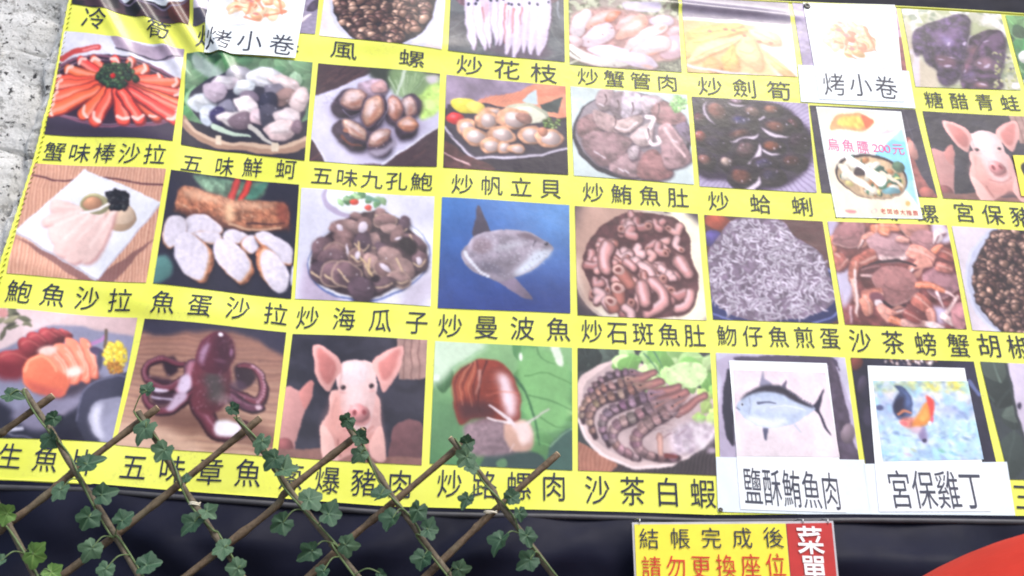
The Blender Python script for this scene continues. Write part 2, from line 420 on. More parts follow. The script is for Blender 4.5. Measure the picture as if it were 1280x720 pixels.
def pic_squid():
    c = Pic([(100, -150), (1195, -100), (1205, 602), (82, 505)], (86, 92, 100), 6)
    c.n(.25, 7, 7).mix((110, 116, 120), 5, 5, 2).p([(90, 200), (240, 150), (260, 400), (100, 480)], (96, 96, 100), soft=30, n=.3)
    for a in [[(100, 300), (250, 190)], [(330, 510), (480, 460), (620, 470)], [(1040, 240), (1120, 380), (1200, 480)], [(960, 580), (1100, 540), (1200, 500)], [(1060, 60), (1150, 130), (1200, 240)], [(120, 380), (230, 330)]]: c.l(a, 12, (142, 148, 146), 6, a=.7, soft=6)
    c.l([(1135, 30), (1145, 190)], 20, (190, 194, 206), 10, a=.7, soft=6).p([(480, 480), (620, 440), (800, 500), (980, 440), (1080, 520), (900, 580), (500, 520)], (110, 100, 112), soft=30).p([(240, -120), (1060, -100), (1060, 60), (240, 60)], (120, 92, 104), n=.5, ns=40)
    q = [(285, 320, 0, 500, 104), (360, 430, 40, 498, 96), (440, 480, 30, 480, 80), (515, 545, 40, 450, 76), (590, 580, 40, 455, 74), (665, 640, 60, 540, 96), (745, 715, 60, 570, 110), (830, 800, 60, 525, 88), (905, 870, 60, 535, 110), (1000, 945, 60, 540, 130)]
    for x, X, y, Y, w in q:
        P = [(x - w * .45, y - 60), (x + w * .5, y - 60), (x + w * .5, y + 120), ((x + X) / 2 + w * .46, Y - 150), (X + w * .16, Y - 24), (X, Y), (X - w * .16, Y - 24), ((x + X) / 2 - w * .44, Y - 160), (x - w * .5, y + 120)]
        c.p([(a + 10, b + 8) for a, b in P], (96, 74, 92), soft=9, a=.8).p(P, (228, 216, 238), soft=4, n=.06).p([(x - w * .2, y), (x + w * .2, y), (X + w * .1, Y - 120), (X - w * .1, Y - 60), (x - w * .25, y + 200)], (248, 244, 252), soft=w * .12).l([(x + w * .42, y), ((x + X) / 2 + w * .4, Y - 170)], 10, (196, 176, 212), 5, a=.6, soft=6)
    for a, w in [([(628, 60), (620, 200), (612, 430)], 24), ([(705, 110), (700, 230), (685, 330)], 28), ([(780, 100), (772, 260)], 20), ([(402, 80), (420, 230)], 18), ([(660, 120), (650, 260)], 14)]: c.l(a, w, (196, 120, 116), w * .4, a=.75, soft=8)
    c.e(440, 100, 34, 110, 0, (214, 170, 190), 0, soft=20, a=.6).e(690, 200, 30, 120, 0, (222, 180, 190), 0, soft=20, a=.6)
    for x, y in [(268, 38), (355, 8), (475, 12), (535, 12), (603, 4), (690, 60), (758, 66), (855, 50), (940, 62), (1045, 40), (660, 50), (340, 40)]: c.e(x, y, 24, 24, 0, (206, 200, 226), 0, soft=7).e(x, y, 14, 18, 0, (38, 40, 66), 0, soft=3)
    return c


def pic_crab_leg_meat():
    c = Pic([(45, -180), (1065, -130), (1115, 672), (55, 600)], (150, 140, 132), 7)
    c.n(.3, 12, 10).mix((110, 116, 92), 14, 12, 1).mix((196, 200, 176), 18, 15, 2, .55, .65).p([(560, -40), (880, -40), (880, 50), (600, 40)], (214, 206, 226), soft=6).p([(820, 460), (1120, 420), (1120, 680), (700, 660)], (104, 106, 88), n=.6, ns=50, soft=10)
    for k in range(40): c.e(c.r.uniform(900, 1110), c.r.uniform(520, 660), 16, 9, c.r.uniform(0, 3), (170, 176, 150) if k % 2 else (64, 66, 62), 0, a=.6, soft=5)
    c.p([(60, 180), (120, 70), (220, 30), (420, 10), (640, 40), (800, 90), (1040, 110), (1110, 260), (1090, 500), (860, 560), (500, 560), (60, 440)], (190, 150, 146), n=.25, soft=14)
    def piece(P, col, tip=None):
        c.p([(x + 8, y + 12) for x, y in P], (136, 96, 96), soft=10, a=.8).p(P, col, sh=.35, n=.08, soft=5); P = np.array(P); m = P.mean(0); c.p([tuple(m + (q - m) * (.62, .45) - (6, 16)) for q in P], (246, 236, 240), soft=18, a=.75)
        if tip: c.e(*tip, (214, 150, 128), 0, soft=16, a=.7)
    piece([(60, 250), (90, 130), (180, 40), (250, 40), (260, 120), (200, 260), (120, 340)], (214, 202, 208)); piece([(240, 150), (330, 60), (450, 30), (520, 50), (420, 130), (300, 220), (210, 250)], (206, 166, 156), (300, 200, 70, 24, -.6)); piece([(380, 140), (420, 70), (520, 50), (500, 120), (430, 170)], (206, 128, 96), (430, 110, 24, 20, 0))
    piece([(480, 230), (560, 120), (660, 90), (680, 150), (560, 230)], (222, 176, 174)); piece([(790, 140), (880, 90), (1010, 110), (1030, 170), (940, 210), (830, 180)], (206, 190, 206)); piece([(960, 260), (1050, 200), (1110, 210), (1110, 280), (1000, 300)], (196, 164, 172)); piece([(960, 320), (1060, 290), (1110, 340), (1090, 500), (960, 530), (900, 480)], (206, 172, 184))
    piece([(480, 300), (560, 210), (680, 100), (750, 90), (790, 170), (720, 250), (600, 330), (500, 345)], (226, 178, 162), (760, 170, 34, 40, 0)); piece([(170, 330), (280, 220), (400, 170), (460, 220), (470, 310), (400, 370), (250, 420), (150, 410)], (224, 206, 216)); piece([(560, 430), (680, 280), (830, 190), (940, 180), (965, 230), (850, 310), (660, 420), (600, 465)], (230, 204, 204), (920, 220, 44, 26, -.4))
    piece([(50, 330), (90, 310), (170, 350), (160, 420), (100, 430)], (226, 196, 200)); piece([(640, 440), (740, 370), (880, 300), (970, 310), (1000, 370), (960, 440), (820, 500), (700, 490)], (228, 198, 200), (830, 490, 90, 22, -.2)); piece([(220, 440), (380, 400), (560, 430), (760, 490), (870, 570), (860, 620), (760, 630), (560, 590), (380, 540)], (224, 210, 228), (780, 610, 80, 20, .2))
    piece([(50, 400), (180, 460), (330, 520), (560, 570), (590, 610), (400, 620), (160, 570), (50, 500)], (236, 232, 226)); c.l([(60, 470), (170, 545)], 14, (96, 90, 76), 6, a=.8, soft=5).l([(60, 590), (160, 560)], 24, (216, 214, 196), 10, soft=6)
    for x, y in [(445, 225), (215, 240), (265, 215), (625, 455), (770, 175), (370, 290), (240, 370), (475, 605)]: c.e(x, y, 12, 9, 0, (136, 84, 84), 0, a=.7, soft=4)
    return c


def pic_bamboo_shoot():
    c = Pic([(478, -70), (912, -50), (945, 315), (510, 290)], (222, 190, 140), 8)
    c.n(.08, 8, 8).p([(780, 60), (960, 60), (960, 330), (860, 300)], (250, 240, 240), soft=14)
    def w(pts, col):
        col = np.array(col, float) * (.96, .9, .8); c.p([(x + 5, y + 9) for x, y in pts], col * (.72, .6, .5), soft=7).p(pts, col, sh=.4, n=.12, soft=3); P = np.array(pts, float); m = P.mean(0)
        c.p([tuple(m + (q - m) * (.7, .45) - (3, 8)) for q in P], np.minimum(col * 1.12 + 10, 252), soft=9, a=.8).l([tuple(m + (P[0] - m) * .7), tuple(m), tuple(m + (P[len(P) // 2] - m) * .7)], 5, col * (.86, .74, .6), a=.6, soft=4)
    w([(500, 110), (600, 70), (720, 60), (700, 90), (580, 120), (505, 180)], (242, 204, 140)); w([(505, 160), (640, 100), (750, 90), (620, 140), (510, 220)], (246, 214, 150))
    w([(510, 240), (570, 160), (700, 120), (720, 130), (640, 190), (540, 240)], (252, 232, 196)); w([(640, 270), (660, 200), (690, 160), (715, 280)], (236, 200, 120))
    w([(700, 190), (740, 120), (790, 180), (800, 280), (740, 250)], (246, 220, 180)); w([(800, 190), (850, 220), (935, 310), (880, 300)], (242, 214, 166)); w([(750, 90), (850, 100), (880, 160), (800, 150)], (252, 236, 214))
    w([(570, 260), (600, 220), (640, 250), (630, 290)], (222, 176, 120))
    for x, y in [(660, 90), (600, 100), (690, 95), (790, 150), (735, 120), (840, 155)]: c.e(x, y, 12, 7, .3, (168, 110, 90), 0, a=.8)
    c.l([(510, 262), (720, 300), (950, 320)], 12, (206, 200, 206))
    return c.p([(478, -70), (915, -50), (924, 68), (700, 48), (482, 40)], (150, 142, 158), False, n=.08).l([(480, 38), (700, 52), (930, 78)], 15, (244, 236, 236), sm=False)  # grey picture background; the pale band is the fold crease's shine, painted in


def pic_granite_pieces():
    c = Pic([(90, 55), (448, 65), (490, 290), (70, 262)], (158, 146, 178), 9)
    c.n(.25, 24, 24)
    c.p([(385, 60), (450, 60), (470, 180), (400, 150)], (190, 160, 180), n=.2).p([(420, 190), (480, 180), (500, 300), (440, 290)], (150, 96, 96), n=.25)
    return c


def pic_frog_legs():
    c = Pic([(18, 30), (812, 65), (975, 680), (150, 652)], (206, 206, 186), 10)
    c.mix((176, 182, 146), 6, 6, 1).mix((232, 230, 226), 7, 7, 2, .52, .65).mix((130, 146, 120), 9, 8, 3, .6, .7, .7).p([(50, 130), (120, 300), (160, 420), (320, 520), (330, 660), (130, 660)], (206, 196, 176), soft=16).e(60, 60, 50, 34, 0, (244, 242, 248), 0, soft=12).l([(110, 380), (150, 420), (160, 640)], 40, (232, 222, 240), 60, a=.7, soft=14)
    def lump(P, col):
        c.p([(x + 6, y + 12) for x, y in P], (60, 50, 66), soft=12).p(P, col, sh=.35, n=.9, ns=17, soft=4)
        Q = np.array(P, float); m = Q.mean(0)
        for _ in range(46): a = m + (Q[c.r.randint(len(Q))] - m) * c.r.uniform(.1, .9); t = c.r.uniform(.4, 2.4); c.l([tuple(a), tuple(a + (26 * math.cos(t), 20 * math.sin(t))), tuple(a + (50 * math.cos(t + .5), 46 * math.sin(t + .5)))], c.r.uniform(5, 12), [(46, 34, 54), (132, 106, 146), (60, 44, 66), (110, 80, 100)][c.r.randint(4)], 3, a=.5, soft=5)
    lump([(115, 290), (130, 210), (200, 170), (320, 120), (430, 85), (510, 70), (560, 110), (565, 220), (540, 300), (560, 400), (520, 480), (500, 560), (400, 640), (330, 590), (320, 520), (230, 450), (190, 390), (140, 400)], (82, 66, 94))
    lump([(520, 470), (560, 300), (590, 250), (680, 210), (800, 200), (850, 250), (850, 380), (830, 480), (800, 560), (810, 660), (560, 670), (500, 620), (510, 540)], (84, 64, 88))
    for P, col in [([(260, 230), (360, 200), (480, 180), (470, 280), (400, 330), (300, 300)], (126, 100, 140)), ([(340, 250), (420, 280), (420, 340), (380, 330)], (150, 130, 176)), ([(300, 410), (400, 410), (470, 450), (440, 500), (340, 490)], (112, 80, 96)), ([(520, 500), (560, 420), (600, 380), (560, 500), (530, 540)], (140, 100, 118)), ([(600, 460), (660, 420), (740, 430), (740, 500), (680, 520), (620, 490)], (140, 108, 124)), ([(640, 280), (740, 240), (820, 260), (780, 330), (680, 330)], (112, 86, 116)), ([(600, 640), (660, 620), (720, 640), (660, 660)], (150, 110, 110)), ([(560, 350), (640, 330), (600, 400)], (130, 92, 104)), ([(500, 570), (580, 530), (620, 560), (540, 590)], (120, 100, 136))]: c.p(P, col, soft=14, n=.2)
    for x, y, rx, ry, r in [(405, 490, 36, 13, -.1), (350, 440, 40, 8, .1), (430, 425, 40, 7, .2), (700, 490, 34, 16, -.5), (640, 465, 24, 12, .3), (530, 525, 12, 22, .4), (670, 635, 40, 10, .1), (530, 310, 26, 18, -.4), (400, 320, 14, 20, .2), (700, 290, 40, 9, -.3), (620, 600, 26, 7, 0)]: c.e(x, y, rx, ry, r, (216, 202, 226), 0, a=.85, soft=6)
    for a in [[(560, 120), (555, 260), (510, 400), (500, 480)], [(200, 180), (220, 300), (260, 420)], [(470, 100), (350, 220)], [(440, 400), (520, 470), (520, 560)], [(330, 560), (440, 600), (560, 560)], [(760, 220), (660, 300), (590, 420)], [(690, 340), (780, 400), (840, 380)]]: c.l(a, 14, (46, 34, 54), 8, a=.7, soft=8)
    for k in range(60): x, y = c.r.uniform(760, 940), c.r.uniform(380, 660); c.e(x, y, c.r.uniform(10, 24), c.r.uniform(8, 18), c.r.uniform(0, 3), [(206, 206, 160), (170, 174, 120), (96, 90, 96), (186, 190, 140)][k % 4], .3, a=.9, soft=5)
    return c.e(930, 640, 40, 30, 0, (240, 236, 246), 0, soft=8)


def pic_green_salad():
    c = Pic([(880, 60), (1200, 70), (1290, 380), (955, 365)], (120, 160, 110), 11)
    return c.leafy(40, 90, [(70, 130, 80), (120, 170, 110), (60, 100, 66)], (870, 60, 1280, 380)).e(960, 230, 30, 30, 0, (240, 244, 236)).e(940, 340, 26, 18, 0, (236, 240, 230))


def pic_crab_sticks():
    c = Pic([(150, 33), (845, 115), (775, 665), (15, 612)], (70, 60, 76), 12)
    c.p([(100, 0), (880, 0), (860, 320), (640, 210), (400, 170), (100, 210)], (226, 226, 238), n=.04)
    c.p([(430, 55), (600, 100), (850, 100), (850, 160), (660, 190), (560, 160), (450, 130)], (176, 160, 178), n=.12).l([(445, 135), (560, 155), (680, 190), (760, 165), (830, 158)], 8, (60, 56, 70))
    c.e(440, 385, 440, 196, .1, (58, 40, 54), 0).ring(440, 385, 446, 200, .1, 12, (134, 92, 110)).ring(440, 390, 436, 182, .1, 5, (170, 140, 158))
    c.l([(120, 190), (230, 150), (345, 138)], 30, (200, 84, 80), sm=True).l([(250, 148), (340, 138)], 12, (232, 150, 150))
    ends = [(90, 290), (100, 330), (75, 400), (75, 470), (150, 250), (230, 210), (330, 200), (430, 205), (530, 205), (620, 240), (690, 285), (240, 500), (330, 540), (480, 545), (580, 545), (660, 520), (770, 535), (790, 480), (815, 440), (815, 370), (800, 320)]
    base = (440, 330)
    order = sorted(ends, key=lambda q: q[1])
    for i, (x, y) in enumerate(order):
        f = .28; a = (base[0] + (x - base[0]) * f, base[1] + (y - base[1]) * f)
        w0, w1 = (48, 78) if y > 380 else (40, 56)
        x += c.r.uniform(-14, 14); y += c.r.uniform(-10, 6); c.l([(a[0] + 4, a[1] + 8), (x + 4, y + 8)], w1 * 1.0, (130, 50, 52), w1, soft=6).l([a, (x, y)], w0, (240 + c.r.uniform(-14, 12), 104 + c.r.uniform(-16, 20), 82), w1 * c.r.uniform(.8, 1.05), sh=.4, soft=2)
        ang = math.atan2(y - base[1], x - base[0]); nx, ny = -math.sin(ang), math.cos(ang)
        o = c.r.uniform(-.3, .1); c.l([(a[0] + nx * w0 * o, a[1] + ny * w0 * o), (x + nx * w1 * o, y + ny * w1 * o)], 12, (250, 176, 160), 22, a=.7, soft=8)
        c.l([(x - 26 * math.cos(ang) + nx * w1 * .35, y - 26 * math.sin(ang) + ny * w1 * .35), (x + nx * w1 * .1, y + ny * w1 * .1), (x - nx * w1 * .4, y - ny * w1 * .4)], 18, (252, 222, 214), a=.85)
    c.pile((455, 290, 115, 70), 120, 20, [(70, 100, 66), (54, 82, 56), (96, 124, 84), (40, 62, 48)], hi=.1).e(430, 296, 18, 14, 0, (196, 50, 48))
    return c


def pic_five_flavour_oyster():
    c = Pic([(60, 25), (815, 95), (765, 680), (25, 595)], (60, 56, 64), 13)
    c.p([(40, 0), (840, 60), (830, 440), (60, 440)], (104, 134, 104), n=.35, ns=10).leafy(30, 150, [(90, 136, 92), (60, 104, 70), (130, 164, 128)], (60, 60, 330, 420)).leafy(26, 110, [(116, 150, 116), (90, 128, 96), (150, 176, 150)], (340, 60, 800, 240))
    c.p([(90, 30), (160, 60), (290, 170), (230, 200), (120, 130)], (196, 208, 206), a=.8, soft=8).e(420, 360, 350, 200, .15, (66, 64, 76), .2)
    for x, y, rx, ry, r, col in [(380, 170, 70, 42, .1, (160, 158, 166)), (540, 200, 110, 66, .3, (206, 206, 212)), (650, 240, 90, 44, .5, (206, 188, 188)), (300, 220, 80, 34, .3, (226, 214, 224)), (410, 255, 60, 36, -.3, (206, 212, 218)), (150, 330, 72, 62, .2, (202, 208, 214)), (230, 270, 78, 52, .4, (190, 176, 188)), (580, 290, 60, 50, .2, (120, 116, 128)), (640, 320, 66, 52, -.4, (140, 116, 112)), (730, 330, 52, 66, .3, (196, 180, 180)), (440, 320, 50, 40, .3, (128, 116, 130)), (310, 375, 60, 40, .2, (128, 126, 140)), (420, 370, 80, 44, .5, (234, 222, 224)), (185, 410, 46, 56, .4, (206, 214, 226)), (235, 415, 42, 52, .2, (64, 58, 92)), (350, 445, 100, 46, .1, (214, 204, 204)), (390, 450, 70, 40, .2, (126, 110, 118)), (490, 430, 52, 42, .3, (206, 184, 190)), (540, 350, 50, 60, .1, (52, 52, 68)), (560, 420, 60, 60, .1, (74, 72, 84)), (660, 445, 80, 52, .2, (204, 190, 192)), (620, 510, 94, 46, -.1, (222, 200, 200)), (720, 490, 30, 40, 0, (132, 112, 122))]:
        c.blob(x, y, rx * 1.08, ry * 1.12, r, col, .2, .5, 9, 4, .22, 3)
    c.l([(215, 480), (330, 520), (440, 545)], 36, (206, 224, 206), 8).l([(440, 490), (530, 560), (600, 585)], 34, (206, 202, 196), 10)
    c.l([(30, 440), (110, 530), (240, 580), (420, 600), (600, 615), (720, 600), (800, 560)], 50, (176, 146, 126)).l([(50, 448), (130, 525), (250, 567), (420, 586), (600, 600), (790, 556)], 22, (214, 188, 166))
    for x, y in [(245, 560), (585, 602)]: c.p([(x - 18, y - 30), (x + 18, y - 28), (x + 20, y + 26), (x - 16, y + 22)], (226, 212, 192), sm=False)
    return c


def pic_abalone_shells():
    c = Pic([(65, 22), (850, 98), (825, 692), (10, 662)], (74, 56, 62), 14)
    for k in range(130):
        x = c.r.uniform(0, 860); y = c.r.choice([c.r.uniform(20, 250), c.r.uniform(480, 700)]); c.l([(x, y), (x + 70, y - 44)], c.r.uniform(4, 12), [(110, 82, 82), (52, 38, 46), (126, 90, 84), (84, 60, 62)][k % 4], a=.5, soft=4)
    c.p([(35, 250), (150, 205), (290, 150), (400, 90), (560, 160), (870, 160), (860, 430), (640, 570), (470, 670), (130, 668), (20, 510)], (214, 212, 234), False, soft=3, sh=.12).p([(150, 300), (180, 420), (260, 600), (420, 650), (560, 560), (700, 500), (720, 380)], (176, 166, 190), soft=40, a=.8).l([(22, 512), (132, 664)], 9, (236, 236, 246), soft=3).l([(470, 668), (640, 570), (860, 432)], 10, (236, 236, 248), soft=4)
    c.p([(380, 90), (420, 50), (560, 60), (560, 150), (500, 200), (420, 140)], (58, 66, 58), soft=12).p([(520, 90), (600, 60), (740, 80), (860, 110), (830, 220), (720, 260), (560, 240)], (130, 156, 112), soft=14)
    for k in range(34): x = c.r.uniform(520, 760); c.l([(x, 90 + c.r.uniform(0, 60)), (580 + (x - 520) * .4, 240)], c.r.uniform(5, 12), [(176, 200, 160), (104, 132, 92), (150, 176, 130), (206, 222, 196)][k % 4], 5, a=.6, soft=4)
    c.l([(625, 70), (600, 140), (570, 230)], 24, (222, 232, 220), 14, a=.8, soft=7).p([(680, 270), (740, 230), (800, 160), (850, 140), (840, 330), (760, 390), (710, 380)], (186, 218, 126), soft=10, n=.25, ns=24).e(780, 300, 60, 40, .3, (212, 236, 158), 0, soft=16).p([(760, 110), (840, 100), (840, 150), (790, 160)], (206, 200, 206), soft=10)
    c.blob(430, 195, 100, 60, .2, (176, 156, 170), .2).blob(450, 190, 50, 40, .2, (196, 160, 160), .2)
    def lens(x, y, rx, ry, r, col, k=1., **kw):
        q, s = math.cos(r), math.sin(r); P = []
        for a in np.arange(18) / 18 * 6.283:
            u, v = math.cos(a) * rx * k, math.sin(a) * abs(math.sin(a)) ** .45 * ry * k; P.append((x + u * q - v * s, y + u * s + v * q))
        c.p(P, col, **kw)
    def shell(x, y, rx, ry, r, fx, fy, frx, fry, fr, col):
        c.blob(x, y, rx, ry, r, (62, 50, 62), .12, .5, 14, 3, .6, 6)
        if fry > frx: frx, fry, fr = fry, frx, fr + 1.57
        frx *= 1.12; lens(fx + 1, fy + 3, frx, fry, fr, (178, 164, 182), 1.1, soft=3, a=.6); lens(fx + 2, fy + 5, frx, fry, fr, (96, 62, 58), 1.03, soft=4); lens(fx, fy, frx, fry, fr, col, .95, soft=5, sh=.5, n=.35, ns=26)
        lens(fx - fry * .15, fy - fry * .2, frx * .62, fry * .5, fr + .1, (238, 224, 228), soft=fry * .28, a=.85); lens(fx + fry * .2, fy + fry * .42, frx * .6, fry * .22, fr, (150, 92, 70), soft=fry * .15, a=.6)
        for _ in range(6): t = c.r.uniform(-.7, .7); o = c.r.uniform(-.4, .4); c.l([(fx + frx * t * math.cos(fr) - fry * o * math.sin(fr), fy + frx * t * math.sin(fr) + fry * o * math.cos(fr)), (fx + frx * (t + .15) * math.cos(fr), fy + frx * (t + .15) * math.sin(fr) + fry * o)], 5, (166, 116, 96), 2, a=.45, soft=4)
    shell(660, 310, 66, 74, .2, 640, 310, 54, 58, .3, (190, 164, 158)); shell(550, 345, 60, 100, -.1, 548, 320, 48, 76, -.1, (200, 152, 136)); shell(265, 290, 110, 84, -.4, 290, 262, 78, 66, -.3, (206, 172, 162)); shell(628, 445, 74, 76, -.2, 636, 424, 58, 50, .1, (206, 148, 116)); shell(420, 345, 84, 112, .3, 412, 335, 62, 92, .4, (206, 164, 142)); shell(270, 485, 122, 84, .6, 300, 455, 92, 42, .65, (206, 174, 158)); shell(450, 540, 84, 86, -.6, 450, 506, 74, 44, -.6, (186, 156, 146))
    c.e(245, 465, 22, 18, 0, (170, 120, 100), 0, soft=6).l([(215, 500), (260, 540), (340, 560)], 20, (130, 78, 60), 8, a=.8, soft=6).l([(500, 260), (505, 340), (450, 430)], 6, (176, 170, 190), 3, soft=2).l([(215, 330), (270, 372), (330, 350)], 6, (150, 144, 166), 3, soft=2).p([(390, 590), (480, 570), (540, 520), (550, 560), (440, 625)], (160, 152, 168), soft=8)
    for k in range(40): c.e(c.r.uniform(90, 180), c.r.uniform(240, 330), 5, 4, 0, (130, 116, 140), 0, a=.5, soft=3)
    return c


def pic_scallops():
    c = Pic([(40, 55), (808, 115), (825, 700), (20, 655)], (52, 44, 56), 15)
    c.p([(0, 0), (830, 50), (600, 140), (400, 200), (240, 250), (0, 270)], (150, 136, 156), n=.25, ns=8).p([(240, 230), (480, 160), (640, 100), (830, 110), (830, 320), (400, 320)], (228, 158, 130), n=.1)
    for k in range(22): c.l([(260 + k * 26, 250 - k * 4), (300 + k * 30, 190 - k * 4)], 8, (196, 120, 100), a=.5)
    c.p([(40, 262), (300, 240), (740, 330), (840, 380), (840, 530), (640, 580), (220, 590), (30, 400)], (66, 60, 72), False, n=.1).l([(30, 395), (110, 500), (215, 590), (450, 585), (650, 570), (830, 525)], 16, (206, 200, 214), sm=False).l([(60, 440), (225, 578), (640, 560)], 5, (100, 92, 106), sm=False)
    c.p([(0, 470), (150, 560), (350, 660), (0, 680)], (92, 62, 62), n=.3).l([(20, 550), (200, 640)], 8, (206, 170, 170)).l([(100, 590), (190, 630)], 10, (226, 196, 196))
    c.p([(520, 215), (625, 140), (632, 240), (560, 240)], (206, 222, 226), False).p([(650, 240), (790, 186), (760, 300), (680, 290)], (74, 84, 82), False, n=.2)
    c.e(165, 262, 104, 50, .15, (236, 222, 90), .3, .1, n=.2).e(230, 270, 60, 40, .2, (244, 228, 120), .2).e(100, 343, 58, 42, .1, (214, 62, 66), .4, .3)
    c.e(560, 300, 150, 66, .15, (206, 208, 186), .15).e(560, 308, 130, 52, .15, (244, 244, 224), .1).pile((720, 370, 56, 36), 30, 16, [(110, 140, 70), (150, 176, 110), (70, 100, 56)])
    for x, y, rx, ry in [(340, 290, 60, 30), (300, 345, 78, 62), (470, 335, 100, 74), (165, 400, 66, 56), (220, 450, 80, 56), (390, 440, 92, 54), (575, 445, 80, 64), (700, 460, 90, 58), (320, 510, 72, 52), (410, 520, 46, 40), (490, 530, 54, 30)]:
        c.blob(x, y, rx, ry, .1, (206, 160, 132), .12, .5, 8, 3, .4, 2).e(x + rx * .12, y + ry * .06, rx * .74, ry * .74, .1, (212, 192, 188), .4, 0, soft=5).e(x - rx * .05, y - ry * .2, rx * .4, ry * .35, .1, (240, 230, 226), 0, soft=12)
    c.e(540, 330, 60, 36, .4, (176, 136, 124), .3, n=.5).e(660, 420, 36, 30, .4, (206, 150, 126), .4)
    return c


def pic_tuna_belly():
    c = Pic([(45, 48), (788, 105), (838, 680), (68, 632)], (204, 216, 216), 16)
    c.n(.06, 6, 6).e(440, 370, 380, 285, .12, (52, 50, 62), .1).e(440, 358, 360, 270, .12, (150, 140, 148), .1)
    def k(pts, col, sh=.45):
        col = np.array(col, float) * .9; c.p([(x + 7, y + 12) for x, y in pts], (72, 56, 68), soft=9, a=.9).p(pts, col, sh=sh, n=.4, ns=22, soft=3); P = np.array(pts, float); m = P.mean(0)
        c.p([tuple(m + (q - m) * (.6, .5) - (8, 10)) for q in P], np.minimum(col * 1.2 + 8, 245), soft=14, a=.6)
        for _ in range(7): q = m + (P[c.r.randint(len(P))] - m) * c.r.uniform(.1, .85); a = c.r.uniform(.3, 1.4); c.l([tuple(q), tuple(q + (28 * math.cos(a), 28 * math.sin(a)))], c.r.uniform(3, 8), col * c.r.choice([.62, 1.35]), 2, a=.5, soft=3)
    k([(90, 290), (190, 230), (260, 330), (130, 390)], (156, 124, 126)); k([(210, 110), (260, 60), (320, 80), (310, 190), (230, 210)], (172, 152, 156)); k([(310, 110), (400, 90), (380, 250), (310, 240)], (160, 142, 150))
    k([(390, 80), (480, 90), (500, 210), (400, 260), (370, 230)], (216, 204, 216)); k([(500, 120), (600, 110), (640, 170), (520, 230)], (206, 190, 198)); k([(560, 200), (650, 150), (770, 240), (770, 290), (620, 300)], (166, 128, 130), .3)
    k([(190, 210), (330, 260), (400, 340), (330, 360), (220, 320)], (190, 164, 164)); k([(320, 300), (490, 240), (480, 310), (390, 360)], (214, 190, 188)); k([(430, 370), (560, 290), (560, 420), (480, 440)], (222, 200, 200))
    k([(120, 420), (200, 350), (440, 400), (310, 560), (210, 540)], (158, 130, 134), .3); k([(300, 560), (440, 470), (520, 500), (480, 640), (330, 610)], (172, 146, 150)); k([(500, 500), (590, 470), (690, 600), (640, 650), (480, 640)], (162, 122, 122), .3)
    k([(610, 330), (680, 300), (800, 480), (790, 550), (650, 580), (620, 440)], (190, 158, 162)); k([(420, 460), (480, 440), (470, 520), (420, 520)], (206, 190, 196)); k([(720, 310), (790, 290), (820, 420), (750, 370)], (136, 120, 140))
    c.l([(530, 250), (580, 270), (530, 360), (560, 430), (610, 420), (600, 380)], 34, (236, 222, 226), 24, sh=.25).l([(650, 330), (700, 420), (770, 510)], 36, (216, 188, 190), 20, sh=.3).l([(330, 320), (400, 340), (470, 290)], 16, (230, 214, 216))
    for x, y in [(265, 150), (350, 180), (330, 290), (440, 200), (610, 210), (540, 370)]: c.l([(x, y - 40), (x + 6, y), (x - 6, y + 36)], 11, (86, 66, 72), 4)
    for q in [(200, 480), (240, 500), (350, 590), (390, 600), (230, 170), (690, 400)]: c.l([q, (q[0] + 30, q[1] + 16)], 8, (240, 232, 240), a=.8)
    return c.pile((740, 165, 52, 44), 40, 20, [(160, 206, 130), (186, 222, 160), (130, 180, 106)], hi=.1, ol=(140, 180, 130))


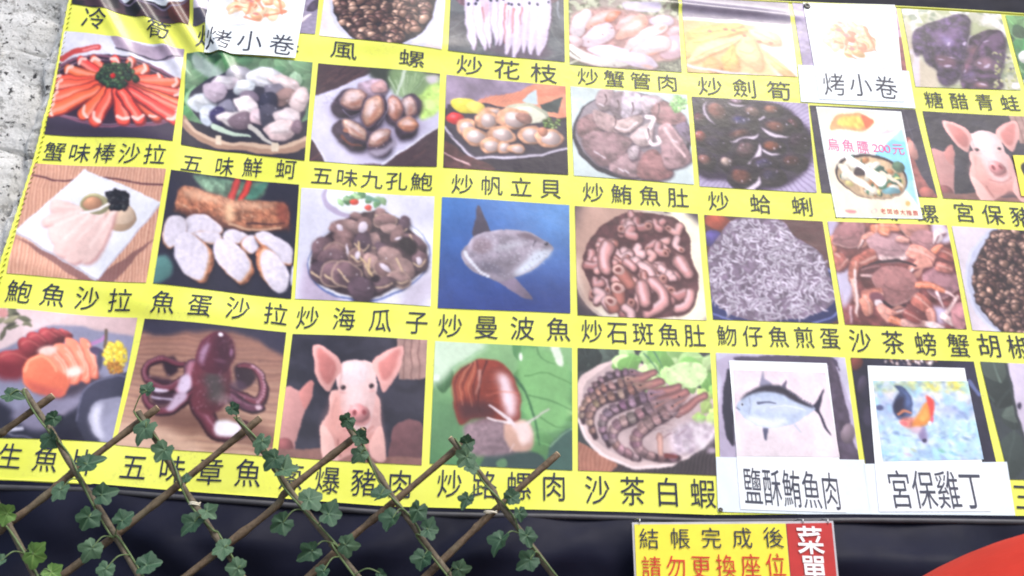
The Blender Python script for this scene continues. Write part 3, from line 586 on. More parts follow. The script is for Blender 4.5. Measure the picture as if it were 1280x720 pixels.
def pic_stir_fried_clams():
    c = Pic([(25, 35), (790, 85), (858, 668), (78, 632)], (190, 180, 208), 17)
    for k in range(90):
        a = k / 90 * 6.28; c.l([(420 + 330 * math.cos(a), 330 + 260 * math.sin(a)), (420 + 640 * math.cos(a), 330 + 520 * math.sin(a))], 7, (132, 118, 152), a=.7, soft=2)
    c.p([(10, 20), (330, 50), (620, 100), (740, 200), (820, 300), (810, 480), (660, 620), (420, 650), (260, 590), (60, 530)], (60, 48, 70), soft=16).p([(20, 30), (330, 60), (620, 110), (720, 210), (800, 300), (790, 480), (640, 600), (420, 630), (260, 560), (60, 520)], (46, 37, 54), n=.6, ns=14, soft=5)
    def shell(x, y, rx, ry, r, col, lip=None, lw=.3):
        c.e(x + 4, y + 8, rx * 1.06, ry * 1.1, r, (26, 20, 34), 0, soft=10); c.e(x, y, rx, ry, r, (48, 36, 50), .6, 0, soft=5, n=.5); c.e(x - rx * .1, y - ry * .08, rx * .72, ry * .66, r, col, .8, 0, soft=rx * .16, n=.6)
        for k in range(3): c.l([(x - rx * .6, y + ry * (.1 + .2 * k)), (x, y + ry * (.35 + .16 * k)), (x + rx * .6, y + ry * (.1 + .2 * k))], 4, (36, 26, 36), 2, a=.4, soft=3)
        if lip is not None:
            A = np.linspace(lip - 1.15, lip + 1.15, 9); q, s = math.cos(r), math.sin(r); o = [(math.cos(a), math.sin(a)) for a in A]; f = [1 - lw * math.cos((a - lip) / 1.15 * 1.57) for a in A]
            P = [(u, v) for u, v in o] + [(u * k, v * k) for (u, v), k in zip(o[::-1], f[::-1])]
            c.p([(x + rx * u * q - ry * v * s, y + rx * u * s + ry * v * q) for u, v in P], (216, 202, 216), False, soft=3).p([(x + rx * .96 * u * q - ry * .96 * v * s, y + rx * .96 * u * s + ry * .96 * v * q) for u, v in P], (240, 234, 244), False, a=.5, soft=5)
        for _ in range(3): c.e(x + rx * c.r.uniform(-.5, .6), y + ry * c.r.uniform(-.6, .3), c.r.uniform(5, 13), c.r.uniform(3, 7), c.r.uniform(0, 2), (232, 226, 240), 0, a=.85, soft=4)
    B = (128, 88, 80)
    for a in [(60, 90, 70, 60, .3, (46, 40, 58)), (320, 70, 80, 36, .1, (150, 124, 140), 1.6), (80, 190, 60, 50, .3, (96, 56, 66)), (200, 150, 110, 86, .75, B, 2.2, .14), (430, 145, 84, 54, .3, (120, 98, 92), .6, .2), (550, 130, 80, 50, .2, (140, 100, 84)), (360, 205, 110, 52, .1, (62, 58, 104)), (690, 230, 66, 66, .5, (84, 54, 58)), (590, 250, 116, 66, .2, (124, 84, 74), 1.7, .3), (350, 295, 118, 50, -.15, (120, 86, 78), 1.3, .45), (90, 315, 62, 54, .2, (150, 84, 76)), (740, 345, 80, 70, .2, (58, 44, 56)), (190, 360, 90, 56, .2, (50, 42, 60)), (560, 375, 90, 56, .2, (130, 80, 62), 1.9, .26), (390, 405, 100, 84, -.3, (106, 82, 86), .75, .36), (120, 465, 74, 54, .4, (126, 88, 82)), (260, 478, 64, 54, .3, (168, 150, 142)), (700, 470, 96, 60, .1, (80, 50, 48)), (510, 490, 100, 60, .1, (64, 56, 86)), (560, 565, 96, 56, .1, (52, 46, 66)), (370, 575, 116, 80, .3, (110, 66, 56), .5, .3)]: shell(*a)
    return c


def pic_sea_snail_dark():
    c = Pic([(8, 55), (575, 85), (688, 545), (75, 520)], (64, 60, 74), 18)
    c.n(.15, 8, 8).p([(540, 230), (575, 300), (560, 340), (640, 500), (690, 560), (600, 560), (500, 300)], (150, 96, 92), n=.3).e(560, 300, 26, 60, -.3, (214, 160, 150)).e(620, 520, 40, 30, .2, (190, 120, 110))
    return c.l([(510, 60), (580, 300)], 3, (110, 104, 120)).l([(530, 200), (570, 190)], 3, (120, 116, 130))


def pic_pig(q, seed):
    """a pink pig looking over a beam, coordinates as in the lower print"""
    c = Pic(q, (52, 50, 60), seed)
    c.mix((66, 64, 76), 5, 8, 1, .4, .7).p([(470, 70), (600, 70), (590, 230), (475, 230)], (178, 148, 140), False, n=.15)
    for x in (500, 530, 560): c.l([(x, 70), (x - 6, 230)], 4, (130, 100, 94))
    c.p([(440, 460), (450, 410), (500, 382), (560, 400), (580, 520), (440, 530)], (116, 84, 86), n=.1, sh=.4)
    c.p([(20, 300), (60, 258), (105, 270), (150, 235), (155, 290), (130, 350), (105, 420), (90, 490), (50, 520), (0, 500)], (196, 150, 146), sh=.5).p([(105, 275), (155, 235), (150, 300), (125, 345)], (206, 146, 140), sh=.4).e(55, 480, 34, 34, 0, (150, 96, 96))
    c.p([(20, 490), (200, 485), (320, 510), (570, 515), (570, 560), (0, 540)], (140, 106, 98), False, n=.15)
    c.p([(232, 270), (210, 350), (186, 400), (196, 470), (230, 530), (300, 500), (360, 480), (385, 515), (412, 505), (405, 380), (385, 280)], (232, 190, 184), sh=.35)
    c.p([(250, 280), (240, 200), (270, 168), (330, 160), (378, 180), (392, 250), (380, 330), (362, 400), (320, 430), (280, 400)], (238, 208, 206), sh=.2)
    c.e(310, 210, 62, 52, 0, (248, 232, 234), .12, soft=16)
    c.p([(146, 105), (200, 112), (245, 145), (262, 190), (240, 230), (222, 270), (205, 276), (170, 230), (152, 170)], (236, 184, 178), sh=.3).p([(160, 120), (205, 135), (240, 190), (215, 250), (180, 210)], (206, 138, 132), sh=.4, soft=4)
    c.p([(494, 108), (440, 118), (395, 150), (375, 180), (392, 220), (410, 272), (430, 268), (470, 210), (490, 160)], (236, 184, 178), sh=.3).p([(482, 122), (440, 140), (400, 180), (414, 240), (450, 210)], (208, 142, 136), sh=.3, soft=4)
    c.p([(245, 270), (262, 300), (268, 380), (290, 430), (230, 430), (200, 400), (225, 310)], (226, 170, 160), soft=16, a=.8).p([(388, 280), (400, 330), (405, 420), (380, 440), (372, 380)], (222, 180, 176), soft=12, a=.7).p([(200, 420), (260, 440), (330, 452), (400, 430), (400, 500), (300, 500), (230, 520)], (206, 152, 142), soft=18, a=.75)
    c.e(315, 305, 40, 70, 0, (246, 222, 222), 0, soft=24, a=.8).e(262, 276, 24, 10, .3, (214, 164, 160), 0, soft=8, a=.7).e(374, 276, 20, 9, -.3, (214, 164, 160), 0, soft=8, a=.7)
    for k in range(120): x, y = c.r.uniform(215, 400), c.r.uniform(180, 480); c.l([(x, y), (x + c.r.uniform(-5, 5), y + 14)], 3, [(252, 240, 240), (206, 158, 152)][k % 2], 1, a=.22, soft=2)
    for a in [[(262, 200), (258, 230), (250, 262)], [(240, 300), (228, 340), (226, 380)], [(300, 330), (296, 352), (288, 372)], [(352, 330), (360, 352), (366, 376)]]: c.l(a, 7, (206, 156, 150), 3, a=.55, soft=5)
    c.e(266, 258, 11, 10, 0, (60, 44, 48), 0).e(370, 258, 11, 10, 0, (60, 44, 48), 0).e(263, 255, 3, 3, 0, (230, 220, 220), 0)
    c.e(327, 374, 42, 34, 0, (190, 130, 128), 0, soft=8, a=.7).e(325, 358, 40, 36, 0, (232, 168, 168), .5, .05, soft=4).e(308, 354, 9, 12, .2, (150, 84, 88), 0).e(342, 354, 9, 12, -.2, (150, 84, 88), 0)
    c.l([(270, 415), (325, 430), (375, 405)], 7, (190, 134, 130), a=.7, soft=4).p([(250, 420), (320, 440), (390, 420), (370, 470), (300, 490), (250, 470)], (214, 160, 152), a=.7, soft=8)
    c.p([(186, 400), (230, 440), (250, 540), (195, 540)], (236, 196, 188), sh=.2).p([(360, 470), (405, 400), (420, 520), (380, 525)], (234, 190, 182), sh=.2).l([(248, 450), (262, 510)], 6, (160, 110, 106), a=.7)
    return c


def pic_kung_pao_pig(): return pic_pig([(78, 55), (583, 78), (562, 545), (22, 512)], 19)
def pic_scallion_pig(): return pic_pig([(78, 55), (583, 78), (562, 545), (22, 512)], 20)


def pic_abalone_salad():
    c = Pic([(135, 12), (683, 45), (600, 505), (35, 475)], (216, 172, 150), 21)
    for k in range(110):
        x = 20 + k * 7; c.l([(x, 0), (x - 60, 520)], 4, [(240, 204, 180), (186, 132, 110), (226, 186, 160), (170, 116, 98)][k * 7 % 4], a=.75, sm=False)
    c.l([(130, 70), (250, 88), (400, 75), (560, 105), (690, 112)], 7, (96, 60, 66)).p([(66, 325), (330, 500), (460, 500), (670, 300), (640, 330), (400, 470)], (120, 84, 84), False, a=.7)
    c.p([(345, 40), (662, 185), (392, 488), (68, 300)], (236, 238, 246), False, sh=.06).l([(68, 306), (385, 490)], 8, (198, 200, 214)).l([(395, 488), (662, 190)], 6, (206, 206, 222))
    c.e(480, 240, 78, 60, .3, (226, 196, 166), .3).e(490, 232, 60, 44, .3, (238, 214, 190), .2)
    for pts in [[(330, 200), (220, 170), (215, 220), (330, 225)], [(330, 215), (200, 230), (180, 280), (300, 250)], [(350, 225), (260, 250), (195, 300), (240, 360), (330, 290)], [(380, 225), (300, 290), (220, 370), (270, 400), (370, 300)], [(430, 220), (350, 280), (270, 400), (320, 425), (420, 310)], [(470, 215), (400, 300), (330, 420), (390, 405), (455, 290)]]:
        c.p([(x + 5, y + 5) for x, y in pts], (196, 150, 146), soft=6).p([(x - 2, y - 3) for x, y in pts], (240, 212, 206), sh=.2, soft=4).l([pts[0], ((pts[1][0] + pts[2][0]) / 2, (pts[1][1] + pts[2][1]) / 2)], 16, (250, 232, 226), 8, a=.7, soft=8)
    c.e(390, 190, 62, 44, .2, (196, 190, 150), .3).e(380, 190, 40, 30, .2, (206, 160, 130), .3, ol=(140, 130, 100)).l([(330, 225), (400, 215), (460, 180)], 10, (244, 240, 240))
    return c.pile((482, 175, 40, 40), 40, 18, [(40, 42, 46), (60, 62, 62), (28, 30, 34)], hi=.12)


def pic_fish_roe_roll():
    c = Pic([(115, 5), (800, 80), (765, 690), (5, 610)], (46, 44, 58), 22)
    c.n(.15, 5, 5).p([(215, 30), (330, 40), (430, 50), (600, 60), (640, 70), (580, 160), (400, 150), (290, 110)], (96, 122, 104), n=.5, ns=24, soft=6).p([(240, 60), (340, 60), (400, 110), (300, 120)], (136, 164, 140), n=.4, ns=30, soft=8).p([(500, 120), (560, 90), (640, 60), (600, 130), (540, 160)], (80, 128, 110), soft=5, n=.3).p([(20, 480), (90, 470), (120, 520), (100, 590), (20, 600)], (92, 132, 128), soft=8, sh=.5)
    c.l([(470, 55), (430, 150)], 38, (176, 62, 58), sh=.4, soft=3).l([(535, 60), (480, 160)], 34, (190, 66, 58), sh=.4, soft=3)
    R = [(128, 150), (150, 105), (200, 95), (300, 125), (420, 155), (560, 165), (690, 172), (745, 195), (755, 250), (730, 310), (600, 322), (480, 315), (400, 290), (290, 250), (180, 235), (130, 215)]
    c.p([(x + 6, y + 14) for x, y in R], (30, 24, 34), soft=10).p(R, (176, 122, 94), sh=.3, n=.5, ns=34, soft=3).p([(140, 215), (300, 245), (430, 290), (600, 320), (740, 300), (730, 320), (420, 320), (140, 240)], (110, 70, 58), soft=10).p([(150, 120), (260, 115), (420, 160), (560, 175), (700, 190), (560, 215), (380, 190), (200, 160)], (226, 186, 158), soft=14, a=.75)
    for k in range(110): x = c.r.uniform(135, 745); y = 110 + (x - 130) * .14 + c.r.uniform(0, 110); a = c.r.uniform(.4, 1.9); L = c.r.uniform(14, 60); c.l([(x, y), (x + L * .5 * math.cos(a) + 5, y + L * .5 * math.sin(a)), (x + L * math.cos(a), y + L * math.sin(a))], c.r.uniform(3, 8), [(126, 74, 56), (236, 204, 176), (150, 92, 66), (206, 150, 116), (104, 62, 54)][k % 5], 3, a=.5, soft=3)
    c.p([(395, 200), (440, 190), (450, 270), (410, 280)], (240, 206, 170), soft=10, a=.8).p([(690, 180), (750, 200), (740, 290), (690, 280)], (140, 74, 62), soft=14, a=.7).l([(430, 295), (560, 318), (700, 312)], 14, (206, 170, 142), 8, soft=4).l([(520, 285), (640, 296), (720, 290)], 6, (70, 40, 40), soft=3)
    def sl(P, crust, cr=(166, 112, 84)):
        c.p([(x + crust[0] + 5, y + crust[1] + 12) for x, y in P], (30, 26, 38), soft=10).p([(x + crust[0], y + crust[1]) for x, y in P], cr, sh=.4, n=.5, ns=30, soft=3).p([(x + crust[0] * .4, y + crust[1] * .4) for x, y in P], (206, 168, 142), soft=4, n=.3).p(P, (222, 216, 228), soft=3, n=.1, ns=40, sh=.12)
        P = np.array(P)
        for _ in range(14): f = P[c.r.randint(len(P))] * .0 + P.mean(0) + (P[c.r.randint(len(P))] - P.mean(0)) * c.r.uniform(0, .8); c.e(f[0], f[1], c.r.uniform(4, 12), 3, c.r.uniform(0, 3), (196, 188, 206), 0, a=.5, soft=3)
    sl([(180, 280), (220, 250), (290, 255), (340, 280), (385, 310), (370, 345), (280, 340), (200, 345)], (4, 6)); sl([(80, 300), (110, 265), (170, 270), (190, 330), (150, 390), (100, 430), (72, 370)], (-4, 10)); sl([(230, 350), (350, 340), (375, 370), (340, 400), (270, 390)], (6, 10), (186, 150, 130)); sl([(385, 360), (420, 325), (500, 330), (530, 370), (480, 395), (410, 385)], (4, 8)); sl([(490, 400), (530, 350), (575, 370), (570, 420), (530, 450)], (-10, 6)); sl([(560, 345), (620, 325), (700, 370), (760, 430), (758, 500), (700, 490), (630, 420), (580, 385)], (-6, 12))
    sl([(125, 420), (150, 360), (205, 340), (270, 390), (305, 450), (300, 520), (270, 590), (200, 570), (140, 500)], (26, 16)); sl([(330, 430), (350, 385), (410, 375), (480, 420), (525, 490), (520, 540), (470, 590), (400, 540), (340, 480)], (22, 26)); sl([(585, 480), (600, 440), (640, 430), (700, 480), (735, 560), (730, 630), (680, 660), (620, 610), (590, 540)], (-26, -24))
    return c.e(765, 570, 24, 60, 0, (214, 212, 226), .2, soft=4)


def pic_razor_clams():
    c = Pic([(65, 25), (805, 72), (785, 675), (25, 650)], (222, 222, 236), 23)
    c.p([(60, 640), (70, 500), (120, 440), (300, 660), (200, 690)], (190, 178, 198), soft=24).p([(600, 660), (770, 500), (800, 600), (700, 690)], (206, 200, 216), soft=20)
    c.e(330, 100, 160, 104, .25, (186, 176, 200), 0, soft=6).e(345, 86, 150, 92, .25, (236, 240, 244), .1).leafy(14, 60, [(150, 180, 140), (196, 214, 180), (110, 150, 110)], (260, 60, 520, 90)).e(352, 104, 28, 20, 0, (206, 84, 66), .3, soft=3).e(430, 135, 22, 16, 0, (206, 90, 76), .3, soft=3).l([(430, 80), (500, 100)], 30, (110, 150, 130), 10, soft=5)
    c.e(440, 425, 345, 232, -.18, (110, 124, 172), 0).e(440, 420, 338, 226, -.18, (238, 240, 248), .05).e(440, 412, 300, 196, -.18, (214, 214, 228), .05)
    c.p([(130, 380), (230, 270), (340, 190), (480, 150), (600, 200), (750, 350), (740, 480), (600, 580), (440, 640), (280, 620), (140, 540)], (72, 56, 60), n=.4, ns=30, soft=4)
    q = [(370, 185, 36, 22, .2), (500, 170, 34, 30, 0), (520, 215, 64, 44, .1), (630, 240, 34, 56, .2), (280, 250, 60, 40, -.3), (340, 255, 60, 46, .2), (400, 250, 44, 62, .4), (560, 260, 60, 30, .2), (600, 290, 40, 54, .5), (300, 310, 70, 46, .2), (170, 370, 56, 66, .4), (255, 390, 70, 50, .3), (290, 370, 64, 60, -.5), (400, 345, 52, 74, .4), (460, 340, 54, 60, 0), (700, 330, 70, 36, .6), (510, 370, 40, 30, .4), (240, 430, 84, 60, .1), (370, 420, 40, 50, .2), (720, 430, 44, 60, 0), (560, 420, 90, 60, .6), (450, 470, 44, 80, -.2), (620, 480, 80, 60, .9), (170, 500, 56, 60, .3), (240, 520, 60, 66, .2), (320, 520, 84, 68, .2), (520, 490, 60, 44, .6), (600, 540, 60, 44, .3), (400, 590, 70, 70, .1), (510, 570, 70, 36, -.4)]
    for x, y, rx, ry, r in sorted(q, key=lambda v: v[1]):
        col = np.array([(104, 84, 88), (124, 100, 98), (84, 68, 76), (146, 122, 118)][c.r.randint(4)]); c.blob(x, y, rx, ry, r, col, .13, .8, 10, 2, .4, 2, (190, 168, 150) if c.r.rand() < .3 else None)
        if c.r.rand() < .45: a = r + c.r.uniform(-.4, .4); c.l([(x - rx * .8 * math.cos(a), y - rx * .8 * math.sin(a) + 6), (x + 3, y + ry * .5), (x + rx * .8 * math.cos(a), y + rx * .8 * math.sin(a) + 6)], 11, (206, 184, 156), 6, soft=3)
    for x, y, X, Y in [(380, 340, 430, 470), (440, 430, 470, 530)]: c.l([(x, y), ((x + X) / 2 - 16, (y + Y) / 2 + 10), (X, Y)], 12, (214, 190, 150), 7, soft=3)
    for x, y, rx, ry, r in [(275, 260, 26, 18, .6), (400, 250, 26, 40, .4), (375, 410, 18, 30, .2), (530, 480, 44, 18, .6), (600, 310, 30, 12, -.4), (320, 380, 10, 40, -.2), (720, 430, 18, 26, .2)]: c.e(x, y, rx, ry, r, (220, 210, 222), .2, soft=6)
    return c.e(660, 350, 70, 54, .5, (44, 34, 38), 0, soft=16).e(480, 540, 30, 26, 0, (50, 38, 44), 0, soft=10)


def pic_sunfish():
    c = Pic([(630, 88), (1148, 125), (1155, 563), (612, 542)], (60, 90, 150), 24)
    c.g((82, 128, 188), (54, 72, 132), 700, 100, 780, 560); c.put((slice(None), slice(None)), np.exp(-((c.X - 1150) ** 2 + (c.Y - 150) ** 2) / 60000), (130, 180, 226), .6).n(.05, 8, 8)
    c.p([(758, 262), (764, 190), (775, 130), (790, 150), (810, 205), (826, 250), (820, 275)], (84, 78, 92), sh=.3, n=.1)
    c.p([(880, 420), (930, 430), (965, 470), (998, 512), (950, 500), (890, 460), (840, 430)], (136, 124, 142), sh=.3, n=.1)
    body = [(708, 320), (730, 285), (770, 260), (830, 236), (900, 230), (980, 240), (1045, 270), (1085, 305), (1070, 330), (1040, 365), (990, 400), (930, 425), (860, 440), (800, 420), (745, 395), (715, 360)]
    c.p(body, (160, 152, 164), sh=.3, n=.25, ns=16)
    c.p([(930, 400), (1000, 330), (1075, 310), (1060, 345), (990, 395), (930, 420)], (206, 214, 226), soft=10).e(900, 300, 90, 26, -.2, (196, 196, 206), 0, soft=20, a=.7).e(980, 260, 66, 16, .25, (110, 96, 106), 0, soft=10, a=.8)
    c.e(830, 390, 90, 26, .35, (112, 108, 122), 0, soft=16, a=.6).e(790, 300, 50, 40, 0, (136, 118, 124), 0, soft=16, a=.6)
    for k in range(150):
        a = c.r.uniform(0, 6.28); q = c.r.rand() ** .5; x, y = 900 + 165 * q * math.cos(a), 335 + 85 * q * math.sin(a); c.e(x, y, 4, 3, 0, (226, 226, 236) if k % 3 else (96, 88, 100), 0, a=.6)
    for t in np.linspace(0, 1, 12): c.e(722 + 90 * t ** 1.6, 320 + 100 * t, 9, 7, 0, (226, 228, 238), 0)
    c.e(1052, 286, 9, 8, 0, (50, 48, 60), 0).e(1050, 284, 3, 3, 0, (220, 220, 230), 0).l([(1010, 275), (1000, 300)], 6, (90, 84, 96))
    return c


def pic_fish_maw():
    c = Pic([(15, 42), (730, 82), (782, 695), (28, 665)], (70, 62, 70), 25)
    c.e(390, 390, 400, 350, .2, (196, 184, 176), 0).e(395, 395, 384, 334, .2, (232, 224, 210), 0).p([(20, 80), (200, 40), (420, 60), (240, 200), (110, 420), (190, 600), (60, 560)], (190, 160, 146), soft=30).p([(560, 80), (740, 140), (790, 420), (760, 700), (600, 700), (720, 500)], (244, 238, 216), soft=16)
    c.p([(60, 340), (150, 180), (280, 90), (430, 80), (600, 110), (690, 220), (690, 340), (735, 480), (690, 610), (580, 670), (400, 680), (220, 640), (110, 520)], (96, 64, 66), n=.3)
    r = c.r
    for k in sorted(r.rand(60)):
        y = 110 + 540 * k; x = 385 + r.uniform(-1, 1) * 285 * math.sqrt(max(.05, 1 - ((y - 385) / 300) ** 2)); a = r.uniform(0, 6.28); L = r.uniform(30, 62); bend = r.uniform(-1, 1)
        pts = [(x - L * math.cos(a - bend), y - L * .8 * math.sin(a - bend)), (x, y), (x + L * math.cos(a + bend), y + L * .8 * math.sin(a + bend))]
        col = np.array([(172, 128, 126), (190, 148, 144), (150, 106, 104), (200, 166, 166), (160, 112, 104)][r.randint(5)]); w = r.uniform(44, 66)
        c.l([(p[0] + 6, p[1] + 12) for p in pts], w * 1.05, (82, 50, 52), w * .9, soft=8, a=.9).l(pts, w, col, w * .8, sh=.62, soft=2).l([(p[0] - 6, p[1] - w * .22) for p in pts], w * .26, (224, 202, 206), a=.55, soft=8)
        if r.rand() < .35: c.e(pts[-1][0], pts[-1][1], w * .4, w * .34, a, (190, 144, 134), .2).e(pts[-1][0], pts[-1][1], w * .2, w * .16, a, (100, 58, 56), 0, soft=3)
    for pts, w in [([(460, 480), (520, 540), (520, 600), (430, 650)], 74), ([(620, 360), (670, 430)], 84), ([(680, 540), (660, 610), (600, 630)], 60), ([(400, 500), (420, 590)], 84), ([(200, 280), (180, 340), (200, 410)], 84), ([(320, 370), (350, 400)], 60)]:
        c.l([(x + 8, y + 12) for x, y in pts], w, (84, 52, 54), soft=8).l(pts, w, (186, 142, 140), w * .8, sh=.6).l([(x - 8, y - w * .2) for x, y in pts], w * .26, (226, 206, 212), a=.7, soft=8)
    for x, y, X, Y in [(272, 415, 330, 490), (265, 515, 270, 580), (225, 585, 240, 620)]: c.l([(x, y), (X, Y)], 70, (160, 108, 98), sh=.5).e(x, y, 38, 28, .2, (216, 180, 172), .2).e(x, y, 19, 14, .2, (120, 72, 68), 0, soft=4)
    return c


def pic_whitebait():
    c = Pic([(588, 160), (1072, 185), (1137, 610), (625, 590)], (96, 66, 66), 26)
    c.n(.2, 6, 10).e(850, 480, 330, 170, .1, (50, 58, 110), .2).ring(850, 470, 320, 150, .1, 6, (120, 130, 180)).e(640, 190, 60, 30, .2, (170, 90, 70), n=.3).e(620, 260, 40, 40, 0, (100, 90, 150), n=.3)
    hull = [(600, 330), (680, 200), (760, 170), (900, 180), (960, 250), (1060, 320), (1110, 440), (1120, 520), (1000, 580), (840, 600), (700, 570), (615, 480)]
    c.p(hull, (126, 112, 130), n=.4, ns=30); r = c.r; P = smooth(hull); cx, cy = 850, 390
    for k in range(620):
        q = P[r.randint(len(P))]; f = r.rand() ** .5 * .97; x, y = cx + (q[0] - cx) * f, cy + (q[1] - cy) * f; a = r.uniform(0, 3.14); L = r.uniform(18, 40); bd = r.uniform(-.6, .6)
        pts = [(x, y), (x + L * .5 * math.cos(a), y + L * .5 * math.sin(a)), (x + L * math.cos(a + bd), y + L * math.sin(a + bd))]
        v = r.uniform(.78, 1.08); c.l([(p[0] + 2, p[1] + 4) for p in pts], 8, (110, 96, 112), 4, a=.6).l(pts, 8, (218 * v, 212 * v, 226 * v), 3)
    return c


def pic_crabs():
    c = Pic([(25, 35), (722, 65), (848, 675), (120, 655)], (196, 186, 206), 27)
    c.p([(30, 30), (740, 55), (850, 420), (860, 690), (180, 680), (100, 420)], (126, 78, 76), n=.5, ns=12).p([(75, 340), (160, 330), (165, 470), (120, 560), (100, 480)], (206, 200, 222), soft=10).p([(20, 40), (80, 40), (50, 130), (30, 140)], (196, 186, 212), soft=10).p([(640, 60), (720, 70), (745, 160), (650, 170)], (214, 206, 224), soft=12).p([(620, 560), (720, 560), (740, 620), (650, 650)], (206, 196, 220), soft=14)
    S, K = (186, 134, 122), (218, 142, 112)
    def seg(a, b, w0, w1, col=K):
        a, b = np.array(a, float), np.array(b, float); d = (b - a) / (np.hypot(*(b - a)) + 1e-6); n = np.array((-d[1], d[0])); m = (a + b) / 2
        P = [tuple(q) for q in (a - n * w0 * .4, m - n * (w0 + w1) * .3, b - n * w1 * .42, b + d * w1 * .15, b + n * w1 * .42, m + n * (w0 + w1) * .24, a + n * w0 * .4, a - d * w0 * .1)]
        c.p([(x + 7, y + 10) for x, y in P], (92, 56, 62), soft=8, a=.85).p(P, col, sh=.5, n=.3, ns=30, soft=3); c.l([tuple(a - n * w0 * .12), tuple(m - n * (w0 + w1) * .1), tuple(b - n * w1 * .1)], (w0 + w1) * .12, (236, 200, 190), w1 * .1, a=.65, soft=6)
    def claw(a, t, w, col=(214, 158, 144)):
        a, t = np.array(a, float), np.array(t, float); d = (t - a); n = np.array((-d[1], d[0])) / np.hypot(*d)
        c.p([tuple(a + n * w * .4 + (6, 9)), tuple(a + d * .5 + n * w * .6 + (6, 9)), tuple(t + (6, 9)), tuple(a + d * .4 - n * w * .3 + (6, 9)), tuple(a - n * w * .4 + (6, 9))], (92, 56, 62), soft=8, a=.8)
        c.p([tuple(a + n * w * .4), tuple(a + d * .45 + n * w * .62), tuple(t), tuple(a + d * .45 + n * w * .1), tuple(a - n * w * .4)], col, sh=.4, n=.2, soft=3).p([tuple(a + d * .2), tuple(a + d * .5 - n * w * .5), tuple(a + d * .9 - n * w * .2), tuple(a + d * .5 - n * w * .05)], tuple(v * .9 for v in col), sh=.4, soft=3).l([tuple(a + d * .55 + n * w * .2), tuple(t)], w * .2, (246, 232, 232), w * .06, soft=3)
    def shell(x, y, rx, ry, r, col=S):
        q, k = math.cos(r), math.sin(r); P = [(x + rx * u * q - ry * v * k, y + rx * u * k + ry * v * q) for u, v in ((-1, -.1), (-.8, -.55), (-.45, -.85), (0, -.95), (.45, -.85), (.8, -.55), (1, -.1), (.75, .4), (.45, .8), (0, .95), (-.45, .8), (-.75, .4))]
        c.p([(a + 6, b + 12) for a, b in P], (76, 46, 54), soft=10).p([(a, b + 6) for a, b in P], (206, 172, 164), soft=4, n=.4, ns=40).p(P, col, sh=.35, n=.25, ns=26, soft=3).p([(x + (a - x) * .55 - rx * .1, y + (b - y) * .45 - ry * .25) for a, b in P], tuple(min(250, v * 1.18 + 6) for v in col), soft=rx * .22, a=.7).l([(x - rx * .5 * q, y + ry * .15 - rx * .5 * k), (x, y + ry * .3), (x + rx * .5 * q, y + ry * .15 + rx * .5 * k)], 7, tuple(v * .7 for v in col), a=.6, soft=5)
    seg((60, 130), (40, 260), 60, 40); seg((330, 70), (440, 80), 50, 40); shell(530, 85, 90, 60, .1); shell(150, 115, 110, 86, -.6, (160, 116, 118)); seg((70, 250), (120, 320), 80, 60, (170, 106, 96)); seg((300, 60), (300, 120), 60, 50); claw((290, 120), (195, 205), 60)
    shell(595, 160, 92, 70, .2, (166, 126, 128)); claw((700, 90), (645, 180), 60, (236, 220, 222)); seg((670, 220), (760, 265), 70, 50, (170, 106, 96)); seg((640, 230), (700, 190), 40, 24)
    shell(380, 195, 130, 92, .2, (176, 142, 146)); c.p([(330, 250), (420, 270), (490, 230), (480, 280), (400, 290), (330, 280)], (226, 202, 200), soft=8, n=.5, ns=40); seg((430, 150), (500, 160), 40, 30, (222, 168, 156)); seg((380, 110), (330, 90), 50, 40)
    seg((300, 250), (170, 300), 100, 60, (176, 110, 98)); seg((180, 290), (165, 400), 60, 46, (190, 124, 108)); seg((170, 390), (200, 605), 46, 14, (216, 176, 166)); c.l([(185, 340), (186, 460), (198, 590)], 15, (248, 234, 234), 8, soft=4); seg((130, 270), (80, 330), 70, 40, (166, 106, 98))
    shell(690, 410, 116, 96, .3, (166, 126, 132)); seg((660, 310), (760, 340), 60, 40, (190, 130, 120)); seg((500, 220), (640, 280), 90, 76, (216, 156, 142)); claw((620, 290), (460, 395), 80); c.l([(235, 325), (330, 292), (440, 285), (540, 310)], 20, (56, 36, 44), 12, soft=6); seg((220, 375), (300, 372), 14, 22, (220, 190, 190)); seg((230, 340), (330, 320), 30, 40, (110, 68, 72))
    shell(420, 425, 142, 118, .3, (164, 120, 118)); c.l([(350, 520), (410, 560), (480, 548)], 22, (50, 32, 40), 10, soft=6); seg((540, 425), (650, 430), 40, 34); seg((640, 430), (720, 470), 34, 22); seg((720, 470), (775, 500), 22, 8, (226, 200, 200)); seg((660, 460), (705, 555), 22, 8, (226, 206, 210)); seg((790, 490), (700, 610), 18, 26, (230, 206, 206))
    seg((530, 500), (620, 570), 90, 60, (180, 116, 104)); seg((620, 570), (640, 660), 60, 30, (206, 150, 138)); seg((340, 470), (230, 500), 80, 70, (190, 130, 116)); seg((230, 500), (270, 590), 80, 60, (206, 146, 128)); c.e(310, 500, 50, 34, .2, (136, 90, 100), 0, soft=10); c.e(325, 535, 26, 22, 0, (238, 224, 228), 0, soft=5); seg((330, 550), (390, 630), 56, 46, (216, 164, 150)); claw((370, 570), (480, 570), 50); seg((390, 620), (470, 655), 46, 26); seg((460, 640), (600, 650), 46, 36, (222, 180, 170)); seg((600, 650), (700, 668), 34, 20, (240, 224, 226)); seg((690, 600), (760, 655), 40, 30, (232, 210, 208)); shell(800, 600, 60, 80, .3, (176, 130, 134)); seg((160, 550), (158, 640), 16, 12, (210, 180, 190)); seg((470, 590), (560, 630), 50, 40, (150, 90, 86))
